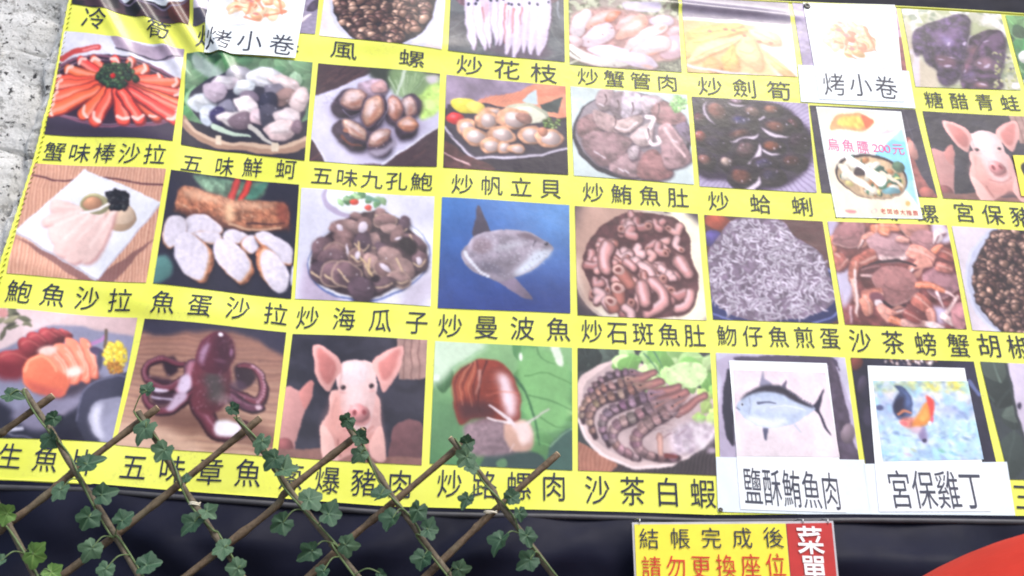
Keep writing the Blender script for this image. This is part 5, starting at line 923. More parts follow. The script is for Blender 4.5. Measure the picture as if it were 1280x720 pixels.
def pic_sticker():
    c = Pic([(0, 0), (60, 0), (60, 100), (0, 100)], (240, 232, 90), 46)
    c.p([(14, 22), (58, 16), (62, 92), (26, 80), (16, 56)], (46, 44, 44), soft=1).p([(22, 30), (56, 24), (58, 82), (30, 72)], (240, 232, 90), sm=False, soft=1).p([(30, 36), (60, 34), (60, 72), (36, 66)], (60, 56, 50), sm=True, soft=1)
    return c.l([(36, 50), (60, 52)], 5, (240, 232, 90))


# ---------------------------------------------------------------- how the vinyl hangs: metres in front of the wall
RIDGE = []                                          # (x0, z0, x1, z1, half width, height): folds running down from the upper left corner
for (a, b, c, d, w, h) in ((100, -40, 168, 80, 8, .006), (140, -40, 238, 104, 8, .009), (184, -40, 268, 96, 8, .009), (224, -40, 300, 118, 9, .013), (262, -60, 312, 40, 9, .004), (560, 60, 360, 52, 14, .003), (846, 6, 1000, 22, 6, .005),
                           (60, 150, 232, 176, 14, .003), (300, 196, 232, 330, 16, .003), (30, 330, 200, 384, 15, .003), (190, 384, 366, 400, 14, .003)):
    p, q = plane_xy(a, b), plane_xy(c, d); s0, s1 = plane_xy(a, b), plane_xy(a + w, b)
    RIDGE.append((p[0], p[1], q[0], q[1], abs(s1[0] - s0[0]), h))


def hang(x, z):
    x = np.asarray(x, float); z = np.asarray(z, float)
    lf = np.clip((.15 - x) / .9, 0, 1)
    y = .0015 + .0045 * lf * np.sin(x * 24 + z * 11 + 1.2) + .002 * np.sin(x * 9.1 - z * 13 + .5) + .0012 * np.sin(x * 30 + z * 25) * lf
    for x0, z0, x1, z1, w, h in RIDGE:
        dx, dz = x1 - x0, z1 - z0; L = math.hypot(dx, dz); t = ((x - x0) * dx + (z - z0) * dz) / (L * L); d = ((x - x0) * dz - (z - z0) * dx) / L
        y = y + h * np.exp(-(d / w) ** 2) * np.clip((1.08 - t) / .45, 0, 1) * np.clip((t + .3) / .3, 0, 1)
    return y + .02


def quad_pts(q, nx, ny, lift, local=False):
    """nx * ny points spread over the quadrilateral that the photograph shows at the pixels q (TL, TR, BR, BL), lying on the vinyl"""
    c = np.array([plane_xy(*p) for p in q]); u = np.linspace(0, 1, nx)[None, :, None]; v = np.linspace(0, 1, ny)[:, None, None]
    P = (c[0] * (1 - u) + c[1] * u) * (1 - v) + (c[3] * (1 - u) + c[2] * u) * v
    return np.stack([P[..., 0], -hang(P[..., 0], P[..., 1]) - lift, P[..., 1]], -1)


def printed(name, q, pic, parent, lift, label=None, nx=124, ny=112):
    return link(name, grid_mesh(name, quad_pts(q, nx, ny, lift), pic().out(nx, ny)), M['print'], parent, label)


def sheet(name, q, mat, parent, lift, nx=56, ny=56, thick=.0002, label=None):
    """a sheet of paper with a real edge, its rim a little uneven"""
    A = quad_pts(q, nx, ny, lift); B = quad_pts(q, nx, ny, lift - thick); n = nx * ny
    i = np.arange(n).reshape(ny, nx); f = [(i[r, c], i[r + 1, c], i[r + 1, c + 1], i[r, c + 1]) for r in range(ny - 1) for c in range(nx - 1)]
    e = list(i[0, :]) + list(i[1:, -1]) + list(i[-1, -2::-1]) + list(i[-2:0:-1, 0]); m = len(e)
    R = np.concatenate([A.reshape(-1, 3)[e], B.reshape(-1, 3)[e]])
    f += [(n + a, n + (a + 1) % m, n + m + (a + 1) % m, n + m + a) for a in range(m)]
    return link(name, mesh(name, np.concatenate([A.reshape(-1, 3), R]), f), mat, parent, label)


# ---------------------------------------------------------------- lettering
GL = {}
def glyph(ch, bold=0.0):
    if (ch, bold) not in GL:
        cu = bpy.data.curves.new('letter', 'FONT'); cu.body = ch; cu.resolution_u = 3; cu.offset = bold
        o = bpy.data.objects.new('letter', cu); COL.objects.link(o); bpy.context.view_layer.update()
        me = bpy.data.meshes.new_from_object(o.evaluated_get(bpy.context.evaluated_depsgraph_get()))
        bm = bmesh.new(); bm.from_mesh(me); bmesh.ops.triangulate(bm, faces=bm.faces)
        for _ in range(4):
            e = [k for k in bm.edges if k.calc_length() > .22]
            if not e: break
            bmesh.ops.subdivide_edges(bm, edges=e, cuts=1); bmesh.ops.triangulate(bm, faces=bm.faces)
        GL[ch, bold] = ([(v.co.x, v.co.y) for v in bm.verts], [[v.index for v in f.verts] for f in bm.faces])
        bm.free(); bpy.data.meshes.remove(me); bpy.data.objects.remove(o); bpy.data.curves.remove(cu)
    return GL[ch, bold]


def lettering(name, marks, mat, parent, lift, bold=0.0, surf=None, label=None):
    """marks: (character, px, py, width px, height px); each stands upright on the vinyl, its line following its neighbours"""
    b = MB(); cs = [plane_xy(m[1], m[2]) for m in marks]
    for k, (ch, px, py, w, h) in enumerate(marks):
        c = cs[k]; a, d = plane_xy(px - 20, py), plane_xy(px + 20, py); sc = abs(d[0] - a[0]) / 40
        i, j = max(k - 1, 0), min(k + 1, len(marks) - 1); ux = cs[j] - cs[i] if j > i else np.array([1., 0]); ux = ux / np.hypot(*ux)
        if abs(ux[1]) > .6: ux = np.array([1., 0])
        V, F = glyph(ch, bold); cjk = ord(ch) > 255; ox, oy = (.5, .38) if cjk else (.27, .35)
        P = []
        for x, y in V:
            X = c[0] + ((x - ox) * w * ux[0]) * sc; Z = c[1] + ((x - ox) * w * ux[1] + (y - oy) * h * 1.06) * sc
            P.append((X, surf(X, Z) if surf else -float(hang(X, Z)) - lift, Z))
        b.add(P, F)
    return b.done(name, mat, parent, label, smooth=False)


def line(text, x0, y0, x1, y1, w, h=None, sag=0):
    n = len(text); out = []
    for k, ch in enumerate(text):
        t = k / max(n - 1, 1); out.append((ch, x0 + (x1 - x0) * t, y0 + (y1 - y0) * t + sag * 4 * t * (1 - t), w, h or w))
    return out


# ---------------------------------------------------------------- setting
link('pavement', mesh('pavement', [(-40, -60, 0), (40, -60, 0), (40, .5, 0), (-40, .5, 0)], [(0, 1, 2, 3)]), M['ground'])['kind'] = 'structure'

# the wall of pitted concrete that everything hangs on; fine relief where it is bare
xl = plane_xy(-30, 360)[0]; xr = plane_xy(110, 0)[0]
gx = np.concatenate([np.linspace(-6, xl - .05, 12), np.arange(xl, xr, .004), np.linspace(xr + .05, 6, 16)])
zl, zh = plane_xy(0, 420)[1], plane_xy(0, -60)[1]
gz = np.concatenate([np.linspace(0, zl - .05, 8), np.arange(zl, zh, .004), np.linspace(zh + .05, 4.6, 8)])[::-1]
XX, ZZ = np.meshgrid(gx, gz); rs = np.random.RandomState(5)
tab = rs.rand(257, 257)
def vn(f, k):
    x, z = XX * f + k * 17.3, ZZ * f + k * 7.7; i, j = np.floor(x).astype(int), np.floor(z).astype(int); u, v = x - i, z - j; u = u * u * (3 - 2 * u); v = v * v * (3 - 2 * v); i %= 256; j %= 256
    return (tab[j, i] * (1 - u) + tab[j, i + 1] * u) * (1 - v) + (tab[j + 1, i] * (1 - u) + tab[j + 1, i + 1] * u) * v
bumpy = .008 * vn(9, 1) + .006 * vn(27, 2) + .005 * vn(70, 3) + .003 * vn(140, 4)
bumpy -= .010 * np.clip((.13 - vn(60, 5) * vn(38, 6)) / .13, 0, 1)
inn = ((XX > xl - .02) & (XX < xr + .02) & (ZZ > zl - .02) & (ZZ < zh + .02))
YY = -np.where(inn, bumpy, .01)
g0, g1 = plane_xy(68, 0), plane_xy(18, 210)                       # a joint in the wall, beside the edge of the menu
dj = ((XX - g0[0]) * (g1[1] - g0[1]) - (ZZ - g0[1]) * (g1[0] - g0[0])) / np.hypot(*(g1 - g0)); YY += np.where(inn, .016 * np.exp(-((dj + .006 * np.sin(ZZ * 40)) / .007) ** 2), 0)
for (a, b, c, d) in ((0, 172, 44, 196), (0, 128, 30, 131), (34, 54, 62, 62)):
    p, q = plane_xy(a, b), plane_xy(c, d); L = np.hypot(*(q - p)); t = ((XX - p[0]) * (q[0] - p[0]) + (ZZ - p[1]) * (q[1] - p[1])) / L ** 2
    e = ((XX - p[0]) * (q[1] - p[1]) - (ZZ - p[1]) * (q[0] - p[0])) / L + .004 * np.sin(t * 17); YY += np.where(inn & (t > 0) & (t < 1), .014 * np.exp(-(e / .0035) ** 2), 0)
YY = np.minimum(YY + .002, .02)
tag(link('concrete_wall', grid_mesh('concrete_wall', np.stack([XX, YY - .0, ZZ], -1)), M['concrete']), 'pale pitted concrete wall with cracks beside the left edge of the menu', 'wall')

# black tarpaulin under the menu, hanging in loose folds
tx0, tx1 = plane_xy(-260, 640)[0], plane_xy(1500, 640)[0]
NXT, NZT = 300, 120
top = [(-260, 612), (0, 613), (106, 616), (240, 627), (340, 634), (487, 645), (607, 648), (717, 650), (890, 655), (1060, 654), (1280, 656), (1500, 660)]
tp = np.array([plane_xy(*p) for p in top]); X = np.linspace(tx0, tx1, NXT); ZT = np.interp(X, tp[:, 0], tp[:, 1]) + .012
V = np.linspace(0, 1, NZT)[:, None] ** 1.5; ZG = ZT[None] * (1 - V) + .02 * V; XG = np.repeat(X[None], NZT, 0); dn = ZT[None] - ZG
fold = .009 * np.sin(XG * 30 + dn * 55 + 2 * np.sin(XG * 7)) * np.clip(np.sin(XG * 6 + dn * 14 + 1), 0, 1) ** 2 + .006 * np.sin(XG * 44 - dn * 70 + 2 * np.sin(dn * 20)) * np.clip(np.sin(XG * 8.3 - dn * 11), 0, 1) ** 2 + .010 * np.sin(XG * 11 + dn * 6 + .8 * np.sin(dn * 9)) + .012 * np.sin(dn * 34 - XG * 3.1 + 1.5 * np.sin(XG * 4.5)) + .006 * np.sin(XG * 31 + dn * 17 + np.sin(XG * 9)) + .007 * np.sin(dn * 21 + XG * 8 + 2)
YT = -.026 - (.014 + fold) * np.clip(dn / .07, .05, 1)
tarp = root('tarpaulin', (0, -.02, 0), 'black tarpaulin hanging in loose folds below the yellow menu', 'tarpaulin')
link('cloth', grid_mesh('cloth', np.stack([XG, YT, ZG], -1)), M['tarp'], tarp)
b = MB(); b.tube([(x, -.029 - .002 * math.sin(x * 13), z - .010) for x, z in zip(X[::3], ZT[::3])], .0042, 8); b.done('hem', M['grey_bar'], tarp, 'grey rolled hem along the top of the tarpaulin')

# black awning behind the top edge of the menu
p0, p1 = plane_xy(700, -60), plane_xy(1500, 45); b = MB()
NA = 60; ax = np.linspace(p0[0], p1[0] + .2, NA); av = np.linspace(0, 1, 14)
zt = np.interp(ax, [p0[0], p1[0]], [p0[1], p1[1]])
PA = np.array([[(x, -.014 - .012 * (1 - k) - .06 * max(0, .45 - k) - .006 * math.sin(x * 40 + k * 6) * (1 - k), z - .06 + .5 * (1 - k)) for x, z in zip(ax, zt)] for k in av])
tag(link('awning_valance', grid_mesh('awning_valance', PA), M['tarp']), 'black cloth valance behind the top right edge of the menu', 'valance')

# ---------------------------------------------------------------- the menu
menu = root('menu_banner', (plane_xy(640, 360)[0], -.02, plane_xy(640, 360)[1]), 'big yellow vinyl menu printed with rows of dish photographs and Chinese dish names', 'menu banner')
up = np.array([plane_xy(*p) for p in ((97, -52), (600, -22), (855, -5), (995, 3), (1280, 18), (1480, 27))])
lo = np.array([plane_xy(*p) for p in ((-80, 598), (0, 601), (106, 606.5), (240, 617), (340, 624), (487, 635), (607, 640), (717, 642), (890, 645.5), (1070, 647), (1267, 648), (1480, 652))])
lft = np.array([plane_xy(*p) for p in ((97, -52), (90, 0), (43, 200), (0, 350), (-80, 598))])
NXM, NZM = 420, 190
sv = np.linspace(0, 1, NZM); lz = lft[0, 1] + (lft[-1, 1] - lft[0, 1]) * sv; lx = np.interp(-lz, -lft[:, 1], lft[:, 0])
su = np.linspace(0, 1, NXM); P = np.zeros((NZM, NXM, 3))
for r in range(NZM):
    x = lx[r] + (up[-1, 0] - lx[r]) * su; zt = np.interp(x, up[:, 0], up[:, 1], left=up[0, 1]); zb = np.interp(x, lo[:, 0], lo[:, 1]); z = zt + (zb - zt) * sv[r]
    P[r, :, 0] = x; P[r, :, 2] = z; P[r, :, 1] = -hang(x, z)
link('sheet', grid_mesh('sheet', P), M['yellow'], menu)
b = MB(); bb = MB()
for r in range(NZM - 1):                                         # the folded, stitched edge
    p, q = Vector(P[r, 0]), Vector(P[r + 1, 0])
    if r % 2 == 0: b.tube([p + Vector((.006, -.0012, 0)), p + (q - p) * .9 + Vector((.0035, -.0012, 0))], .00065, 6)
bb.tube([Vector(P[r, 0]) + Vector((.0006 * math.sin(r * 2.1), -.0004, 0)) for r in range(NZM)], .0022, 8)
bb.done('hem', M['yellow'], menu); b.done('stitching', M['thread'], menu)
b = MB(); b.tube([Vector(P[-1, c]) + Vector((0, -.0004, .001)) for c in range(0, NXM, 3)], .002, 8); b.done('bottom_hem', M['yellow'], menu)
b = MB(); b.tube([Vector(P[0, c]) + Vector((0, -.0004, -.001)) for c in range(0, NXM, 3)], .002, 8); b.done('top_hem', M['yellow'], menu)
for px, py, r_ in ((1003, 18, .0045), (895, 641.5, .0022)):
    b = MB(); c = at(px, py); c.y = -float(hang(c.x, c.z)) - .0022
    b.tube([c + Vector((r_ * math.cos(k / 16 * 6.283), 0, r_ * math.sin(k / 16 * 6.283))) for k in range(17)], r_ * .6, 8, False); b.done('eyelet', M['hole'], menu)

CELLS = [  # printed photograph, its corners, what it shows
    (pic_cold_bamboo, [(97, -45), (241, -35), (236, 33), (91, 9)], 'plates on dark wood above the first caption'),
    (pic_small_roll, [(247, -35), (401, -28), (394, 43), (241, 33)], 'grey stone behind a taped sheet'),
    (pic_snail_bowl, [(408, -27), (558, -18), (552, 65), (399, 45)], 'bowl of small brown snails, top row'),
    (pic_squid, [(564, -18), (704, -12), (706, 78), (560, 66)], 'row of white squid on a dark leaf'),
    (pic_crab_leg_meat, [(710, -12), (847, -6), (852, 91), (712, 81)], 'pale pink crab leg meat'),
    (pic_bamboo_shoot, [(851, -5), (985, 2), (996, 98), (859, 91)], 'yellow bamboo shoots'),
    (pic_granite_pieces, [(990, 4), (1119, 11), (1133, 91), (1002, 83)], 'grey stone behind a white sheet'),
    (pic_frog_legs, [(1125, 12.5), (1250, 19), (1276, 113), (1144, 109)], 'dark purple glazed frog legs'),
    (pic_green_salad, [(1256, 20), (1380, 25), (1408, 120), (1282, 113)], 'green leaves with white pieces'),
    (pic_crab_sticks, [(81, 41), (230, 60), (217, 179), (55, 167)], 'orange crab sticks fanned on a plate'),
    (pic_five_flavour_oyster, [(233, 65), (391, 79), (381, 203), (227, 183)], 'grey oysters in a bamboo basket'),
    (pic_abalone_shells, [(398, 80), (550, 94), (546, 209), (387, 203)], 'small abalones on a white plate with lettuce'),
    (pic_scallops, [(558, 95), (707, 108), (710, 220), (554, 210)], 'scallops with lemon and tomato'),
    (pic_tuna_belly, [(713, 108), (858, 120), (867, 232), (717, 221)], 'grey pink tuna belly on a plate'),
    (pic_stir_fried_clams, [(864, 122), (1009, 131), (1021, 241), (874, 234)], 'dark glossy clams on a ribbed plate'),
    (pic_sea_snail_dark, [(1011, 133), (1144, 137), (1171, 248), (1027, 241)], 'dark photograph behind a price sheet'),
    (pic_kung_pao_pig, [(1153, 139), (1292, 147), (1322, 257), (1178, 249)], 'pink pig, upper right'),
    (pic_abalone_salad, [(41, 204), (209, 214), (183, 354), (11, 345)], 'sliced abalone on a white plate over a bamboo mat'),
    (pic_fish_roe_roll, [(215, 215), (374, 232), (364, 374), (192, 355)], 'browned fish roe with white slices'),
    (pic_razor_clams, [(377, 236), (543, 246), (538, 384), (369, 374)], 'brown clams on a white plate'),
    (pic_sunfish, [(552.5, 247), (711, 258), (713, 392), (547, 386)], 'grey ocean sunfish in blue water'),
    (pic_fish_maw, [(718, 259), (872, 268), (883, 401), (722, 394)], 'bowl of pink brown fish maw'),
    (pic_whitebait, [(880, 269), (1028, 277), (1047, 406), (891, 400)], 'heap of white whitebait'),
    (pic_crabs, [(1034, 277), (1182, 283), (1208, 412), (1055, 407)], 'heap of red brown crabs'),
    (pic_pepper_snails, [(1188, 284), (1335, 293), (1365, 420), (1215, 413)], 'bowl of brown snails at the right edge'),
    (pic_sashimi, [(-4, 387), (171.5, 397), (140.5, 554), (-38, 546)], 'orange and red sashimi with a yellow flower'),
    (pic_octopus, [(181, 398.5), (358, 416), (340, 572), (145, 557)], 'red brown octopus on a wooden board'),
    (pic_scallion_pig, [(366, 418), (534, 426), (527, 582), (347, 571)], 'pink pig above the trellis'),
    (pic_land_snail, [(544, 427), (715, 435), (715, 589), (537, 580)], 'brown snail on green leaves'),
    (pic_white_shrimp, [(722, 435), (887, 442), (895, 595), (722, 589)], 'grey shrimps in a bowl with lettuce'),
    (pic_plate_edge, [(894, 442), (1055, 448), (1078, 603), (900, 595)], 'pale plate behind the tuna sheet'),
    (pic_dark_pan, [(1062, 448), (1217, 452), (1250, 606), (1085, 602)], 'dark pan behind the rooster sheet'),
    (pic_three_cup_squid, [(1225, 452), (1378, 460), (1412, 604), (1260, 600)], 'white squid on dark leaves')]
for f, q, lab in CELLS:
    printed('dish_photo', q, f, menu, .0009, 'printed photograph of ' + lab)

CAPS = [  # dish name, first and last character, size
    [('冷', 120, 27, 33, 33), ('筍', 198, 38, 31, 31)], [('烤', 262, 49, 33, 33), ('小', 311, 54, 32, 32), ('卷', 359, 60, 33, 33)],
    [('風', 430, 64, 36, 27), ('螺', 515, 76, 35, 25)], line('炒花枝', 587, 83, 680, 92, 35, 29), line('炒蟹管肉', 735, 96, 834, 104, 28, 26),
    line('炒劍筍', 887, 109, 973, 115, 32, 28), line('糖醋青蛙', 1167, 125, 1262, 129, 24, 24), line('蟹味棒沙拉', 68, 189, 195, 196, 29, 31),
    [('五', 241, 206, 29, 28), ('味', 281, 209, 25, 30), ('鮮', 316, 210, 26, 29), ('蚵', 358, 213, 27, 28)], line('五味九孔鮑', 403, 221, 527, 227, 29, 27),
    line('炒帆立貝', 578, 231, 688, 237, 29, 29), line('炒鮪魚肚', 741, 242, 847, 248, 28, 28), line('炒蛤蜊', 898, 252, 1003, 258, 28, 27),
    line('炒風螺', 1055, 262, 1158, 268, 28, 26), line('宮保豬肉', 1204, 267, 1310, 275, 27, 27), line('鮑魚沙拉', 26, 367, 150, 375, 32, 33),
    [('魚', 205, 379, 33, 33), ('蛋', 251, 383, 32, 33), ('沙', 298, 386, 32, 33), ('拉', 345, 393, 32, 31)], line('炒海瓜子', 385, 398, 521, 404, 30, 32),
    line('炒曼波魚', 563, 408, 698, 412, 32, 32), line('炒石斑魚肚', 740, 414, 868, 420, 28, 31), line('魩仔魚煎蛋', 908, 420, 1036, 424, 26, 28),
    line('沙茶螃蟹', 1074, 427, 1198, 432, 29, 30), line('胡椒風螺', 1236, 432, 1350, 437, 31, 30), line('生魚片', 14, 571, 105, 579, 34, 35),
    line('五味章魚', 168, 584, 311, 592, 35, 36), line('蔥爆豬肉', 364, 597, 500, 605, 33, 36), line('炒路螺肉', 562, 605, 692, 609, 33, 36),
    line('沙茶白蝦', 746, 613, 878, 617, 33, 36), line('三杯中卷', 1281, 622, 1400, 628, 34, 34)]
for m in CAPS: lettering('caption', m, M['ink'], menu, .0012)

# ---------------------------------------------------------------- sheets taped over the menu
def taped(sheets, pic, pq, text, lab, lift=.0014, ink='ink', bold=0.0, nx=110, ny=90):
    c = plane_xy(*np.mean(pq, 0)); r = root('taped_sheet', (c[0], -.024, c[1]), lab, 'paper sheet', 'paper sheets taped over the menu')
    for k, (q, m) in enumerate(sheets): sheet('paper', q, M[m], r, lift + .0007 * k)
    lf = lift + .0007 * (len(sheets) - 1)
    printed('picture', pq, pic, r, lf + .0003, None, nx, ny)
    if text: lettering('caption', text, M[ink], r, lf + .0005, bold)
    return r

taped([([(266, -42), (388, -34), (369.5, 75.5), (256, 68)], 'paper')], pic_grilled_roll_left, [(265, -42), (386, -34), (374, 36), (261, 34)],
      [('烤', 274.5, 53, 33, 34), ('小', 313, 54.5, 33, 34), ('卷', 353, 59, 33, 34)], 'white sheet with a plate of grilled squid taped beside the folds, upper left', .0045)
taped([([(996, 83), (1135, 90), (1144, 136), (1000, 129)], 'label_paper'), ([(1003, 4), (1117, 8.5), (1130, 128), (1023, 126)], 'paper')], pic_grilled_roll_right, [(1008, 17), (1102, 21), (1119, 90), (1018, 82)],
      [('烤', 1041, 107.5, 29, 33), ('小', 1074, 108, 29, 33), ('卷', 1106.5, 111, 29, 33)], 'white sheet with a pale plate of grilled squid, at the top edge of the menu')
r = taped([([(1019, 135), (1126, 140), (1152, 275), (1045, 272)], 'paper')], pic_mullet_poster, [(1020, 136.5), (1125.5, 141), (1150.5, 273.5), (1046, 270.5)], None, 'small poster with a bowl of soup and pink lettering 200元, covering a dark photograph')
lettering('price', line('烏魚膘', 1041, 181.5, 1078, 184.5, 15.5, 18), M['pink_ink'], r, .0022)
lettering('price', line('200', 1094, 185.5, 1109, 186.5, 17, 15) + [('元', 1122, 187, 16, 16)], M['pink_ink'], r, .0022)
lettering('small_print', line('老闆娘大推薦', 1103, 265, 1143, 268, 7, 7.5), M['red_ink'], r, .0022)
taped([([(894, 572), (1080, 575), (1088, 645), (897, 640)], 'label_paper'), ([(910, 452), (1032, 455.5), (1058, 641), (925, 637)], 'paper')], pic_tuna, [(915, 464), (1030, 467), (1049, 572), (920, 571)],
      line('鹽酥鮪魚肉', 940, 608, 1038, 614, 24, 46), 'white sheet with a silver tuna, taped over the bottom row', ink='grey_ink')
taped([([(1078, 580), (1257, 578), (1267, 647), (1088, 648)], 'label_paper'), ([(1083, 458), (1205, 460.5), (1237, 640), (1098, 640)], 'paper')], pic_rooster, [(1090, 477), (1209, 477), (1228, 575), (1103, 577)],
      line('宮保雞丁', 1124, 612, 1213, 613, 30, 47), 'white sheet with a rooster by pale water, taped over the bottom row', ink='grey_ink')
tag(printed('round_sticker', [(1264, 196), (1300, 197), (1312, 250), (1274, 247)], pic_sticker, None, .003, None, 40, 60), 'yellow sticker with a black outline beside the pig, at the right edge', 'sticker')

# ---------------------------------------------------------------- notice card hanging below the menu
CO = .075                                            # metres in front of the wall
def card_quad(q, d=0.0): return [at(x, y, CO + d) for x, y in q]
def slab(name, q, d, th, mat, parent, label=None, ribs=0):
    f = card_quad(q, d); n = 60 if ribs else 1; v = []; F = []
    for k in range(n + 1):
        t = k / n; o = (.0012 * (.5 - .5 * math.cos(t * ribs * 6.283)) if ribs else 0)
        a, c = f[0].lerp(f[3], t), f[1].lerp(f[2], t); v += [a + Vector((0, -o, 0)), c + Vector((0, -o, 0)), c + Vector((0, th, 0)), a + Vector((0, th, 0))]
    F = [(i * 4 + j, i * 4 + (j + 1) % 4, i * 4 + 4 + (j + 1) % 4, i * 4 + 4 + j) for i in range(n) for j in range(4)] + [(0, 1, 2, 3), (n * 4 + 3, n * 4 + 2, n * 4 + 1, n * 4)]
    me = mesh(name, v, F); bm = bmesh.new(); bm.from_mesh(me); bmesh.ops.recalc_face_normals(bm, faces=bm.faces); bm.to_mesh(me); bm.free()
    return link(name, me, M[mat], parent, label, smooth=False)
k0 = at(915, 690, CO); card = root('notice_card', tuple(k0), 'yellow and red notice card reading 菜單, hanging under the menu', 'notice card')
slab('sleeve', [(790, 653), (1041.5, 651), (1056, 800), (797, 806)], -.0006, .002, 'sleeve', card)
slab('yellow_panel', [(793, 655.5), (982, 654.5), (994, 796), (799, 800)], .0006, .001, 'yellow_card', card, 'yellow panel')
slab('red_panel', [(983, 654.5), (1039.5, 653.5), (1053, 795), (995, 796)], .0008, .001, 'red_card', card, 'ribbed red panel', 0)
def on_card(d): return lambda X, Z: -CO - d
def card_text(name, marks, mat, d, bold=0.0, label=None):
    mk = [];
    b = MB()
    for ch, px, py, w, h in marks:
        c = at(px, py, CO); sc = (at(px + 20, py, CO) - at(px - 20, py, CO)).x / 40; V, F = glyph(ch, bold)
        b.add([(c.x + (x - .5) * w * sc, -CO - d, c.z + (y - .38) * h * 1.06 * sc) for x, y in V], F)
    return b.done(name, M[mat], card, label, smooth=False)
card_text('lettering', line('結帳完成後', 811, 673.5, 966, 672, 26, 25), 'ink', .0022, label='black lettering')
card_text('lettering', line('請勿更換座位', 814, 710, 969, 706.5, 26, 28), 'red_ink', .0022, label='red lettering')
card_text('lettering', [('菜', 1012, 675.5, 34, 33), ('單', 1017, 712, 34, 34)], 'white_ink', .0024, .014, label='white lettering')
for px in (799, 1003, 1034):
    b = MB(); c = at(px, 652, CO); b.tube([c + Vector((0, -.002, -.003)), c + Vector((.0005, -.002, .003)), c + Vector((0, .012, .006)), c + Vector((0, .045, .008))], .0008, 8); b.done('hook', M['wire'], card)

# ---------------------------------------------------------------- red parasol rising into the corner
def ray(px, py):
    d = RC.T @ np.array([(px - 640) / FOC, (py - 360) / FOC, 1.0]); return d / np.linalg.norm(d)
r3 = [ray(1152, 720), ray(1213, 690), ray(1280, 667)]; ax3 = np.cross(r3[0] - r3[1], r3[1] - r3[2]); ax3 /= np.linalg.norm(ax3); ax3 *= np.sign(ax3 @ r3[0])
RX = RZ = .40; hd = RX / math.sin(math.acos(float(ax3 @ r3[1]))); pc = W2(CAM + ax3 * hd / PITCH)     # where a dome of this size shows that rim
prs = root('parasol', (pc.x, pc.y, 0), 'smooth red domed parasol cut off by the lower right corner', 'parasol')
n, m = 96, 24; v = [(pc.x, pc.y, pc.z + RZ)]; F = []
for i in range(1, m + 1):
    a = i / m * 1.5
    for k in range(n):
        t = k / n * 6.2832; sc = 1 - .012 * abs(math.cos(t * 4)) * (a / 1.5); v.append((pc.x + RX * math.sin(a) * math.cos(t) * sc, pc.y + RX * math.sin(a) * math.sin(t) * sc, pc.z + RZ * math.cos(a)))
F = [(0, 1 + (k + 1) % n, 1 + k) for k in range(n)][::-1] + [(1 + (i - 1) * n + k, 1 + i * n + k, 1 + i * n + (k + 1) % n, 1 + (i - 1) * n + (k + 1) % n) for i in range(1, m) for k in range(n)]
me = mesh('canopy', v, F); bm = bmesh.new(); bm.from_mesh(me); bmesh.ops.recalc_face_normals(bm, faces=bm.faces); bm.to_mesh(me); bm.free()
link('canopy', me, M['red'], prs)
b = MB(); b.tube([(pc.x, pc.y, 0), (pc.x, pc.y, pc.z + RZ - .01)], .014, 12); b.done('pole', M['pole'], prs)

# ---------------------------------------------------------------- willow trellis with artificial ivy
TA, TB = .10, .113                                   # the two layers of rods, metres in front of the wall
A = [[(-40, 568), (0, 542), (66, 495)], [(-60, 705), (10, 655), (53, 623), (90, 592), (197, 510)], [(80, 718), (147, 667), (227, 603), (325, 523)],
     [(233, 720), (340, 637), (360, 613), (443, 547), (454, 537)], [(387, 720), (430, 680), (493, 627), (587, 547)], [(533, 720), (613, 643), (697, 568)]]
B = [[(-10, 618), (8, 650), (45, 722)], [(30, 488), (63, 537), (90, 583), (143, 667), (173, 720)], [(173, 515), (197, 553), (230, 610), (263, 660), (303, 720)],
     [(297, 523), (333, 570), (363, 613), (417, 683), (447, 720)], [(433, 530), (463, 577), (497, 630), (523, 667), (563, 720)], [(563, 548), (607, 600), (630, 637), (653, 667), (692, 720)]]
tre = root('willow_trellis', tuple(at(330, 760, TA)), 'diagonal willow rod trellis wound with ivy in front of the lower left of the menu', 'trellis')
rng = random.Random(11)
def spl(pts, n=6):
    pts = [Vector(p) for p in pts]; out = []
    for i in range(len(pts) - 1):
        a, b_, c, d = pts[max(i - 1, 0)], pts[i], pts[i + 1], pts[min(i + 2, len(pts) - 1)]
        out += [.5 * (2 * b_ + (c - a) * t + (2 * a - 5 * b_ + 4 * c - d) * t * t + (3 * b_ - a - 3 * c + d) * t ** 3) for t in (k / n for k in range(n))]
    return out + [pts[-1]]
RODB = []
for fam, off, r0, mt in ((A, TA, .0047, 'rod'), (B, TB, .0038, 'rodb')):
    for px in fam:
        pts = [at(x, y, off + rng.uniform(-.001, .001)) for x, y in px]
        if fam is A: pts = pts[::-1]
        e = (pts[-1] - pts[-2]).normalized(); pts.append(pts[-1] + e * (.55 if px[-1][1] > 600 or fam is A else .5))
        s = spl(pts, 8); rr = [r0 * (1 + .13 * math.sin(k * .9 + len(RODB)) * rng.uniform(.3, 1) + (.25 if k in (11, 29) else 0)) for k in range(len(s))]
        b = MB(); b.tube(s, rr, 12); o = b.done('rod', M[mt], tre)
        b = MB(); d = (s[0] - s[1]).normalized(); b.tube([s[0] + d * .0001, s[0] + d * .0012], rr[0] * .96, 12); b.done('cut_end', M['cut'], o)
        if fam is B: RODB.append(s)
b = MB(); c = at(613, 641, TB); b.tube([c + Vector((.008 * math.cos(k * .5), -.008 * math.sin(k * .5), .0012 * (k % 13) / 4 - .001)) for k in range(26)], .0012, 6); b.done('tie', M['tie'], tre)
b = MB(); c = at(243, 632, TB); b.tube([c + Vector((.0065 * math.cos(k * .5), -.0065 * math.sin(k * .5), .001 * k / 6)) for k in range(26)], .001, 6); b.done('tie', M['tie'], tre)

